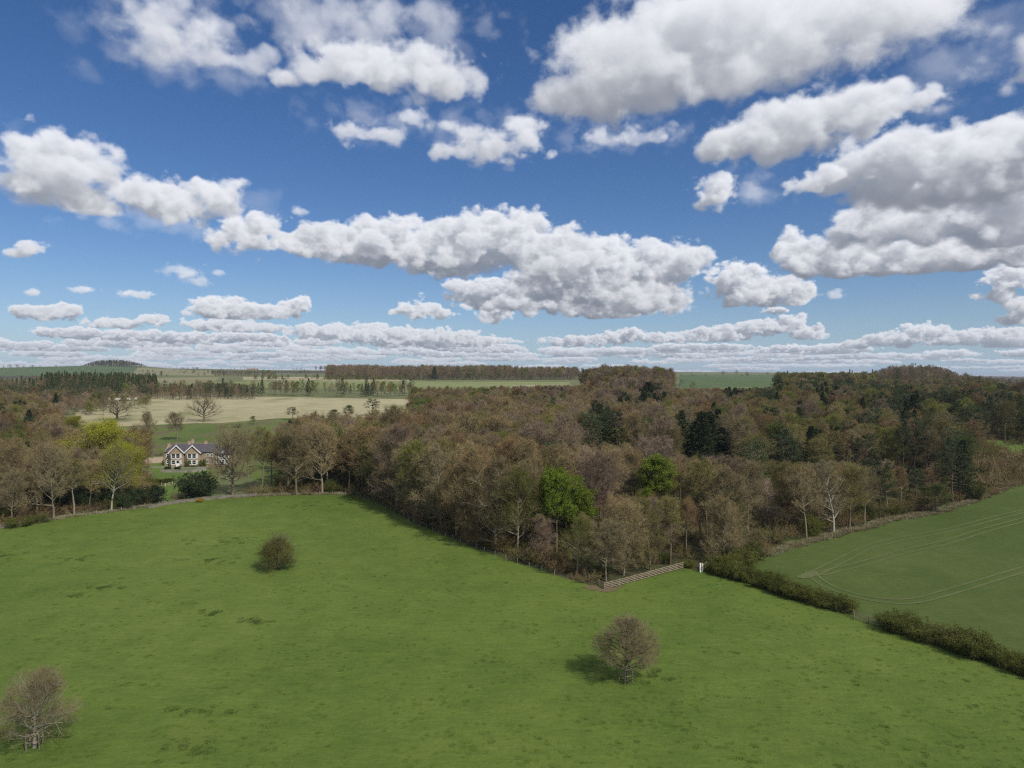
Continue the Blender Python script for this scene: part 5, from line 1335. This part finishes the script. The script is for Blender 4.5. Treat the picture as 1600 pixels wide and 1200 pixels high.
# end gables of the main range, roof ridge along the front
yc = 3.8
def tri_wall(x, t=.35):
    b = Box(); k = [(x, 0.01, HE), (x, 7.59, HE), (x, yc, HR-.12)]; b.v = [(px_, py_, pz_) for px_, py_, pz_ in k]+[(px_+t, py_, pz_) for px_, py_, pz_ in k]
    b.f = [(0, 1, 2), (5, 4, 3), (0, 3, 4, 1), (1, 4, 5, 2), (2, 5, 3, 0)]; return b
tri_wall(xl+.02).make('wall', m_stone, house); tri_wall(xr-.37).make('wall', m_stone, house)
rf = Box().slab([(xl+.4, -.45, HE-.1), (xr+.3, -.45, HE-.1), (xr+.3, yc, HR), (xl+2.2, yc, HR)], .16).slab([(xr+.3, 8.0, HE-.1), (xl+.4, 8.0, HE-.1), (xl+2.2, yc, HR), (xr+.3, yc, HR)], .16).slab([(xl+.4, 8.0, HE-.1), (xl+.4-.7, 8.0, HE-.1), (xl+.4-.7, -.45, HE-.1), (xl+.4, -.45, HE-.1)], .1)
rf.slab([(xl-.3, 8.0, HE-.1), (xl-.3, -.45, HE-.1), (xl+2.2, yc, HR)], .14)
roof = rf.make('roof', m_slate, house)
Box().bar((xl+2.2, yc, HR+.06), (xr+.3, yc, HR+.06), .3, .2).make('ridge', m_lead, roof)
def chimney(px, y, top, w=1.0, n=2):
    c = Box().box(X(px)-w/2, X(px)+w/2, y-.35, y+.35, HE, top).box(X(px)-w/2-.07, X(px)+w/2+.07, y-.42, y+.42, top-.35, top-.15).make('chimney', m_stone_pink, roof)
    return c
def pots(px, y, top, n, w):
    for k in range(n):
        x = X(px)+(k-(n-1)/2)*w/n; Box().box(x-.12, x+.12, y-.12, y+.12, top-.02, top+.35).make('chimney_pot', plain('terracotta', (.35, .16, .10)) if 'terracotta' not in bpy.data.materials else bpy.data.materials['terracotta'], roof)
for (px, y, top, w, n) in ((289.5, yc-.2, 8.7, 1.1, 3), (293.5, yc+.5, 9.4, .7, 2), (315, yc, 8.7, 1.0, 3), (257.8, yc-.6, 7.9, .7, 1)): chimney(px, y, top, w); pots(px, y, top, n, w)
def window(parent, cx, y, z, w, h, bars=1, wf=m_white):
    """sash window facing the camera: frame with mullions proud of the wall, glass behind"""
    f = Box(); t = .13
    f.box(cx-w/2, cx+w/2, y-.10, y+.02, z, z+t).box(cx-w/2, cx+w/2, y-.10, y+.02, z+h-t, z+h)
    f.box(cx-w/2, cx-w/2+t, y-.10, y+.02, z+t, z+h-t).box(cx+w/2-t, cx+w/2, y-.10, y+.02, z+t, z+h-t)
    f.box(cx-w/2+t, cx+w/2-t, y-.08, y+.0, z+h*.5-.04, z+h*.5+.04)
    wn = f.make('window', wf, parent)
    Box().box(cx-w/2+t, cx+w/2-t, y-.04, y-.01, z+t, z+h-t).make('pane', m_glass, wn)
    Box().box(cx-w/2-.1, cx+w/2+.1, y-.18, y-.005, z-.12, z-.003).make('sill', m_offw, wn); return wn
m_terr = None
for gi, (gc, wide) in enumerate(((279.0, 13.2), (304.0, 13.6))):
    cx = X(gc); hw = wide*SC-.55; ap = 7.85
    Box().prism([(cx-hw, -.6), (cx+hw, -.6), (cx+hw, HE-.15), (cx, ap-.35), (cx-hw, HE-.15)], -1.5, -.004).make('gable_wall', m_stone, house)
    ov = wide*SC
    Box().slab([(cx-ov, -1.85, HE-.42), (cx, -1.85, ap), (cx, yc-.1, ap), (cx-ov, .4, HE-.42)][::-1], .14).slab([(cx, -1.85, ap), (cx+ov, -1.85, HE-.42), (cx+ov, .4, HE-.42), (cx, yc-.1, ap)][::-1], .14).make('gable_roof', m_slate, house)
    for sgn in (-1, 1): Box().bar((cx, -1.92, ap-.12), (cx+sgn*ov, -1.92, HE-.52), .07, .34).make('bargeboard', m_white, house)
    Box().bar((cx, -1.93, ap-.3), (cx, -1.93, ap+.55), .1, .1).make('finial', m_white, house)
    # two-storey bay
    bw = 1.75
    bay = Box().prism([(cx-bw, -.6), (cx+bw, -.6), (cx+bw, .8), (cx-bw, .8)], -2.3, -1.504).prism([(cx-bw, 2.45), (cx+bw, 2.45), (cx+bw, 3.05), (cx-bw, 3.05)], -2.3, -1.504).prism([(cx-bw, 4.75), (cx+bw, 4.75), (cx+bw, 4.95), (cx-bw, 4.95)], -2.4, -1.504).make('bay_stone', m_stone, house)
    for z, h in ((.803, 1.64), (3.053, 1.69)):
        Box().box(cx-bw+.02, cx+bw-.02, -2.2, -1.51, z, z+h).make('bay_interior', m_glass, house)
        for k in (-1, 1):
            if gi == 0 and z < 1 and k == 1: continue
            window(house, cx+k*.84, -2.2, z, 1.55, h)
        for k in (-1, 1): Box().box(cx+k*bw-.06, cx+k*bw+.06, -2.24, -1.51, z, z+h).make('bay_jamb', m_white, house)
        Box().box(cx-.1, cx+.1, -2.34, -2.2, z, z+h).make('mullion', m_white, house)
cx = X(279)
dr = Box().box(cx+.2, cx+1.5, -2.42, -2.31, .02, 2.5).make('door', m_white, house)
Box().box(cx+.4, cx+1.3, -2.44, -2.425, 1.3, 2.3).make('pane', m_glass, dr); Box().box(cx+1.34, cx+1.42, -2.5, -2.425, 1.15, 1.3).make('handle', m_lead, dr)
for px, z in ((262, .9), (262, 3.2)): window(house, X(px), 0, z, 1.0, 1.5)
for px, z in ((325, .9), (325, 3.3), (331, 3.3)): window(house, X(px), 0, z, .9, 1.4)
# right-hand wing, lower
wl, wr = X(334)+.003, X(357)
Box().prism([(wl, -.6), (wr, -.6), (wr, 4.4), (wl, 4.4)], 1.0, 6.6).make('wing_wall', m_stone, house)
Box().slab([(wl, .6, 4.3), (wr+.3, .6, 4.3), (wr+.3, 3.8, 6.6), (wl, 3.8, 6.6)], .14).slab([(wr+.3, 7.0, 4.3), (wl, 7.0, 4.3), (wl, 3.8, 6.6), (wr+.3, 3.8, 6.6)], .14).make('wing_roof', m_slate, house)
Box().prism([(wr-.35, 4.4), (wr-.02, 4.4), (wr-.02, 4.45), (wr-.35, 4.45)], 1.0, 6.6).make('wing_gable', m_stone, house)
for px, z in ((338, .9), (343, .9), (338, 2.8), (343, 2.8)): window(house, X(px), 1.0, z, .95, 1.3)
pcx = X(350)
for z in (.9, 2.8):
    for k in (-.75, .75): window(house, pcx+k, 1.0, z, 1.3, 1.4)
Box().bar((pcx-1.9, .85, 4.35), (pcx, .85, 5.6), .08, .28).bar((pcx+1.9, .85, 4.35), (pcx, .85, 5.6), .08, .28).make('bargeboard', m_white, house)
Box().box(X(300)-14, X(300)+10, -4.2, -2.5, -.9, .015).make('terrace', m_stone_grey, house)
# climbing shrubs against the walls
def garden(kind, px, py, h, w, label, cat='bush', name='wall_shrub', vi=0, dy=0, leafm=None, **kw):
    x, y = ground_at(px, py); y += dy; v = VAR[kind][vi]; s = w*.5*y/F/v.R; sz = h*y/F/v.H
    o, _ = plant(kind, x, y, s, RS.uniform(0, 6.28), vi=vi, sz=sz, name=name, trunk_name='stem', crown_name='foliage', leafm=leafm, **kw); tag(o, label, cat)
garden('hawthorn', 264, 727, 17, 13, 'big olive climbing shrub against the left end of the house front', vi=0)
garden('hawthorn', 293, 731, 16, 10, 'tall green shrub between the two gables of the house', vi=1, leafm=m_green)
garden('hawthorn', 318, 730, 15, 14, 'olive shrub against the wall right of the right-hand gable', vi=2)
garden('hawthorn', 303, 731, 5, 14, 'low green planting below the right-hand bay window', vi=1, leafm=m_green)
garden('hawthorn', 282, 731, 4, 12, 'low green planting below the left-hand bay window', vi=2, leafm=m_green)
garden('bare_shrub', 334, 733, 16, 24, 'purple-brown bare bushes hiding the foot of the house wing', vi=0, twig='reddish-brown')
garden('bare_shrub', 348, 738, 14, 26, 'dark bare bushes right of the yew', vi=1, twig='reddish-brown')
garden('bare_shrub', 222, 731, 12, 30, 'low bare bushes along the garden wall', vi=1)
# clipped hedges: trimmed boxes with leafy faces
def clipped(px, py, w, d, h, label, m_=m_yew, name='clipped_hedge'):
    x, y = ground_at(px, py); rt = empty(name, x, y, 0, 0, label, 'hedge'); g = Geo(); rg = np.random.RandomState(int(px*10)); n = int(900*(w*h+w*d+d*h)/3)
    n = min(n, 9000); p = rg.uniform(-.5, .5, (n, 3))*np.array([w, d, h]); ax = rg.choice(3, n, p=[.25, .4, .35]); sg = np.where(rg.rand(n) > .5, .5, -.5)
    dim = np.array([w, d, h]); p[np.arange(n), ax] = sg*dim[ax]*rg.uniform(.9, 1.04, n); p[:,2] += h/2
    leaves(g, p, .16, rg, 0); link(bpy.data.objects.new('foliage', g.mesh('foliage', [m_])), rt)
    Box().box(-w/2+.12, w/2-.12, -d/2+.12, d/2-.12, -.2, h-.12).make('inner_growth', m_yew, rt)
clipped(262, 736, 1.7, 1.5, 1.45, 'left of the two small dark cube-clipped bushes before the terrace'); clipped(277, 736, 1.6, 1.5, 1.45, 'right of the two small dark cube-clipped bushes before the terrace')
clipped(248, 757, 2.6, 1.3, 1.6, 'left dark clipped hedge block across the lawn', m_haw); clipped(264, 755, 2.8, 1.2, 1.5, 'right dark clipped hedge block across the lawn', m_haw)
# walls
def bumpy_wall(name, line, h, th, m_, label, coping=True):
    L = smooth_line(line, .7, 0); x0, y0 = L[0]; rt = empty(name, x0, y0, 0, 0, label, 'wall'); o0 = rt.location
    b = Box(); O = offset(L, th/2); I = offset(L, -th/2); tops = []
    for i in range(len(L)):
        zt = hz(*L[i])+h*(1+RS.uniform(-.07, .07)); zb = hz(*L[i])-.3
        for (x, y), z in ((O[i], zb), (O[i], zt), (I[i], zt), (I[i], zb)): b.v.append((x-o0.x+RS.uniform(-.03, .03), y-o0.y+RS.uniform(-.03, .03), z-o0.z))
        tops.append((L[i][0]-o0.x, L[i][1]-o0.y, zt-o0.z))
        if i:
            k = i*4; b.f += [(k-4, k-3, k+1, k), (k-3, k-2, k+2, k+1), (k-2, k-1, k+3, k+2)]
    n = len(b.v); b.f += [(0, 1, 2, 3), (n-1, n-2, n-3, n-4)]
    b.make('wall_face', m_, rt)
    if coping:
        st = Box().box(-.32, .32, -th*.56, th*.56, 0, .16).data('coping_stone', m_); k = 0
        for i in range(0, len(tops)-1):
            q = link(bpy.data.objects.new('coping_stone', st), rt); q.location = Vector(tops[i]).lerp(Vector(tops[i+1]), .5)-Vector((0, 0, .03)); d = Vector(tops[i+1])-Vector(tops[i]); q.rotation_euler = (RS.uniform(-.1, .1), 0, math.atan2(d.y, d.x)+RS.uniform(-.1, .1))
bumpy_wall('garden_wall', GP([(206, 728), (232, 724), (255, 722)]), 1.9, .4, m_stone_pink, 'pinkish stone garden wall joining the left end of the house')
bumpy_wall('drystone_wall', offset(GP([(238, 796), (270, 789), (320, 783), (365, 779), (400, 777)]), 1.6), .75, .45, m_drystone, 'tumbledown drystone wall between the pasture and the yew')
bumpy_wall('drystone_wall', offset(GP([(0, 828), (40, 821), (75, 816)]), 1.4), .75, .45, m_drystone, 'low drystone wall at the far left end of the pasture edge')
bumpy_wall('terrace_wall', GP([(251, 738), (300, 738), (322, 735)]), .9, .4, m_stone_grey, 'low grey retaining wall below the house terrace')
rail_fence(GP([(252, 759), (258, 760), (270, 757)]), 1.6, .9, 2, 'small pale garden fence between the two clipped hedge blocks', name='garden_fence', rm=m_stone_pink, pm=m_offw)

# ---------------------------------------------------------------- road bridge beyond the pale field
bx, by = on_bearing(186, 540); br = empty('road_bridge', bx, by, R(14), 0, 'pale concrete road bridge with a white parapet in the left distance', 'bridge')
z0 = 1.6
Box().box(-11, 13, -3.4, 3.4, z0-.7, z0).make('deck', m_concrete, br); Box().box(-11, 13, -2.9, 2.9, z0+.004, z0+.06).make('road_surface', m_road, br)
for s in (-1, 1): Box().box(-11, 13, s*3.15-.12, s*3.15+.12, z0, z0+1.0).make('parapet', m_white if s < 0 else m_concrete, br)
for x in (-9, 0, 10): Box().box(x-.5, x+.5, -3, 3, -2, z0-.7).make('pier', m_concrete, br)
# ---------------------------------------------------------------- far buildings and masts
def barn(px, y, w, d, h, wallm, roofm, label, name='farm_building', rz=0):
    x, yy = on_bearing(px, y); b = empty(name, x, yy, rz, 0, label, 'building')
    Box().prism([(-w/2, -2), (w/2, -2), (w/2, h*.62), (-w/2, h*.62)], -d/2, d/2).make('wall', wallm, b)
    Box().slab([(-w/2-.2, -d/2-.3, h*.6), (w/2+.2, -d/2-.3, h*.6), (w/2+.2, 0, h), (-w/2-.2, 0, h)], .15).slab([(w/2+.2, d/2+.3, h*.6), (-w/2-.2, d/2+.3, h*.6), (-w/2-.2, 0, h), (w/2+.2, 0, h)], .15).make('roof', roofm, b)
    Box().box(-w*.1, w*.1, -d/2-.05, -d/2-.003, 0, h*.5).make('door', m_fardark, b)
    for k in (-.32, .32): Box().box(w*k-.5, w*k+.5, -d/2-.05, -d/2-.003, h*.25, h*.48).make('window', m_glass, b)
barn(2, 760, 9.5, 7, 4.6, m_white, m_white, 'small white farm shed at the left border of the view')
barn(92, 3300, 10, 8, 5, m_white, m_concrete, 'tiny white building on the left skyline field')
m_tile = plain('red_tile', (.30, .14, .09))
for px, w, lab in ((391, 22, 'left of the tiny red-roofed farm buildings on the moor skyline'), (400, 16, 'right of the tiny red-roofed farm buildings on the moor skyline')): barn(px, 2900, w, 9, 9, m_stone, m_tile, lab)
def mast(px, y, h, label):
    x, yy = on_bearing(px, y); g = empty('pylon', x, yy, .5, 0, label, 'pylon'); w = h*.09
    for sx in (-1, 1):
        for sy in (-1, 1): Box().bar((sx*w, sy*w, -2), (sx*.3, sy*.3, h), .35, .35).make('leg', m_wire, g)
    for z, l in ((.62, .16), (.78, .2), (.92, .13)): Box().bar((-h*l, 0, h*z), (h*l, 0, h*z), .4, .4).make('crossarm', m_wire, g)
mast(125, 3300, 30, 'faint thin pylon on the left skyline beside the round hill'); mast(382, 3500, 26, 'faint pylon on the skyline above the red-roofed farm'); mast(472, 3500, 28, 'faint pylon on the skyline left of the dipping plantation')
# ---------------------------------------------------------------- sheep, a few bright specks
def sheep_mesh():
    import bmesh
    me = bpy.data.meshes.new('sheep'); pts = [(0, 0, .62), (.35, 0, .66), (-.38, 0, .64), (.58, 0, .86), (.80, 0, .84), (.3, .13, .36), (.3, .15, .02), (.3, -.13, .36), (.3, -.15, .02), (-.34, .13, .36), (-.34, .15, .02), (-.34, -.13, .36), (-.34, -.15, .02), (.62, .14, .88), (.62, -.14, .88)]
    ed = [(0, 1), (0, 2), (1, 3), (3, 4), (1, 5), (5, 6), (1, 7), (7, 8), (2, 9), (9, 10), (2, 11), (11, 12), (3, 13), (3, 14)]
    rr = [.32, .29, .28, .13, .07, .07, .05, .07, .05, .08, .05, .08, .05, .03, .03]
    me.from_pydata(pts, ed, []); o = link(bpy.data.objects.new('sheep_body', me)); sk = o.modifiers.new('s', 'SKIN'); 
    for v, r_ in zip(me.skin_vertices[0].data, rr): v.radius = (r_, r_)
    me.skin_vertices[0].data[0].use_root = True
    o.modifiers.new('d', 'SUBSURF').levels = 1
    dg = bpy.context.evaluated_depsgraph_get(); m2 = bpy.data.meshes.new_from_object(o.evaluated_get(dg)); bpy.data.objects.remove(o); m2.materials.clear(); m2.materials.append(plain('fleece', (.66, .63, .56), .95)); return m2
SM = None
try: SM = sheep_mesh()
except Exception as e: print('sheep', e)
if SM and len(SM.polygons):
    for i, (px, y, dy, lab) in enumerate([(466, 980, 0, 'leftmost white sheep in the distant meadow left of the wood'), (470, 985, 0, 'second white sheep from the left in the distant meadow'), (480, 975, 0, 'middle white sheep in the distant meadow'), (521, 990, 0, 'white sheep near the foot of the skyline wood'), (526, 985, 0, 'rightmost white sheep near the foot of the skyline wood')]):
        x, yy = on_bearing(px, y); o = link(bpy.data.objects.new('sheep', SM)); o.location = (x, yy, hz(x, yy)+.02); o.rotation_euler = (0, 0, RS.uniform(0, 6.28)); o.scale = (1.3,)*3; tag(o, lab, 'sheep', 'sheep in the distant meadow')

# ---------------------------------------------------------------- tyre tracks and bare soil: thin sheets on the land
def strip(name, line, w, m_, dz=.03, kind='structure'):
    L = smooth_line(line, 1.2, .06, seed=len(line)); 
    for _ in range(4): L = [L[0]]+[tuple(np.mean(L[max(0, i-2):i+3], axis=0)) for i in range(1, len(L)-1)]+[L[-1]]
    A = offset(L, w/2); B_ = offset(L, -w/2); v = []; f = []
    for i in range(len(L)):
        for (x, y) in (A[i], L[i], B_[i]): v.append((x, y, hz(x, y)+dz))
        if i: k = i*3; f += [(k-3, k, k+1, k-2), (k-2, k+1, k+2, k-1)]
    me = bpy.data.meshes.new(name); me.from_pydata(v, [], f); me.materials.append(m_); o = link(bpy.data.objects.new(name, me)); o['kind'] = kind; return o
m_trk = ground_mat('tyre_track_soil', [(.38, (.058, .086, .022)), (.50, (.078, .096, .032)), (.58, (.10, .105, .045)), (.70, (.16, .135, .08))], .12, 1.3, .5)
m_soil = ground_mat('bare_soil', [(.34, (.07, .07, .025)), (.46, (.10, .085, .04)), (.56, (.14, .105, .06)), (.7, (.19, .145, .09))], .15, 1.6, .5)
TR = [[(1266, 899), (1305, 880), (1355, 855), (1407, 842), (1475, 830), (1600, 799), (1700, 775)], [(1278, 897), (1350, 880), (1412, 862), (1470, 850), (1525, 832), (1600, 812), (1700, 788)],
      [(1266, 893), (1274, 905), (1288, 917), (1307, 925), (1355, 937), (1395, 944), (1425, 942), (1475, 927), (1550, 905), (1600, 890), (1700, 858)]]
for t_ in TR:
    g_ = GP(t_)
    for s in (-1, 1): strip('tyre_track', offset(g_, s*.95), .55, m_trk, .05+.004*TR.index(t_)+(.002 if s > 0 else 0))
def patch(name, pts, m_, dz):
    L = smooth_line(GP(pts), .8, .15, 3, closed=True); x, y = np.mean(L, axis=0); v = [(a, b, hz(a, b)+dz) for a, b in L]; R2 = [((a+x)/2, (b+y)/2) for a, b in L]; n = len(L)
    v += [(a, b, hz(a, b)+dz) for a, b in R2]+[(x, y, hz(x, y)+dz)]; f = []
    for i in range(n): j = (i+1) % n; f += [(i, j, n+j, n+i), (n+i, n+j, 2*n)]
    me = bpy.data.meshes.new(name); me.from_pydata(v, [], f); me.materials.append(m_); o = link(bpy.data.objects.new(name, me)); o['kind'] = 'structure'
patch('soil_patch', [(1244, 903), (1252, 897), (1266, 894), (1280, 892), (1276, 899), (1268, 903), (1254, 905)], m_trk, .10)
patch('soil_patch', [(908, 917), (925, 914), (947, 922), (968, 916), (976, 915), (966, 922), (950, 926), (922, 922)], m_soil, .05)

# ---------------------------------------------------------------- grass that stands up
def tuft_mesh(name, n, h, r, w, m_, seed):
    rg = np.random.RandomState(seed); g = Geo(); a = rg.uniform(0, 6.28, n); q = r*np.sqrt(rg.rand(n)); b = np.stack([np.cos(a)*q, np.sin(a)*q, -.02+0*a], -1)
    d = unit(np.stack([np.cos(a)*.5, np.sin(a)*.5, 1+0*a], -1)+rg.normal(size=(n, 3))*.3); sliver(g, b, b+d*(h*rg.uniform(.5, 1.1, n))[:,None], np.full(n, w), rg, 0); return g.mesh(name, [m_])
m_tg = plain('tuft_green', (.075, .118, .018), .9, .1); m_td = plain('tuft_dark', (.052, .085, .022), .9, .1); m_tp = plain('tuft_pale', (.30, .27, .17), .9, .1); m_tb = plain('tuft_straw', (.20, .175, .09), .9, .1)
TS = [(tuft_mesh('tuft', 70, .16, .35, .03, m_tg, 1), {}), (tuft_mesh('tuft', 90, .22, .5, .035, m_td, 2), {}), (tuft_mesh('tuft', 80, .55, .45, .04, m_tp, 3), {}), (tuft_mesh('tuft', 80, .5, .5, .04, m_tb, 4), {})]
pts = []
for k in range(9000):
    y = 72*math.exp(RS.rand()*1.15); x = RS.uniform(-.8, .8)*y
    if not inside(pasture, x, y)[0]: continue
    cl_ = math.sin(x*.21+math.sin(y*.17)*2)*math.sin(y*.19+x*.05)+math.sin(x*.61+y*.4)*.5
    if cl_ < .1 and RS.rand() < .75: continue
    pts.append((x, y, hz(x, y), RS.uniform(.4, 1.1), RS.uniform(0, 6), 1 if RS.rand() < .05 else 0))
for cxp, cyp, n, sp in ((500, 787, 60, 4.5), (130, 872, 30, 2.5), (162, 916, 40, 2.2), (350, 845, 40, 3.5), (335, 877, 30, 2.0), (395, 972, 30, 1.6), (328, 957, 24, 1.2), (320, 1110, 24, 1.6), (290, 1175, 20, 1.6), (120, 930, 20, 1.8), (1010, 1058, 30, 1.5), (20, 870, 40, 3)):
    cx, cy = ground_at(cxp, cyp)
    for k in range(n):
        x, y = cx+RS.normal()*sp, cy+RS.normal()*sp*.6
        if RS.rand() < .3: pts.append((x, y, hz(x, y), RS.uniform(.8, 1.7), RS.uniform(0, 6), 1))
o = gn_scatter('grass_tufts', pts, TS); o['label'] = 'coarser tufts and nettle patches standing up in the pasture'
pts = []
for line, lo, hi, step in ((ar_line, .2, 2.6, .22), (lf_line, .1, 2.2, .35)):
    L = smooth_line(line, step, 0)
    for (x, y) in L:
        for _ in range(3):
            off = RS.uniform(lo, hi); xx, yy = x+RS.normal()*.3, y+off+RS.normal()*.3
            pts.append((xx, yy, hz(xx, yy), RS.uniform(.6, 1.5), RS.uniform(0, 6), int(RS.choice([1, 2, 3, 3], p=[.2, .3, .25, .25]))))
o = gn_scatter('dead_grass', pts, TS); o['label'] = 'pale dead grass standing along the field margins'
# ================================================================ air
hm, ht, hb = mat('haze'); ht.nodes.remove(hb); pv = N(ht, 'ShaderNodeVolumePrincipled'); pv.inputs['Density'].default_value = HAZE; pv.inputs['Color'].default_value = (.80, .88, 1, 1); pv.inputs['Anisotropy'].default_value = .3
ht.links.new(pv.outputs[0], ht.nodes['Material Output'].inputs['Volume'])
hz_box = Box().box(-45000, 45000, -6000, 45000, -60, 125).make('haze', hm); hz_box['kind'] = 'stuff'; hz_box['label'] = 'thin spring haze over the whole landscape'
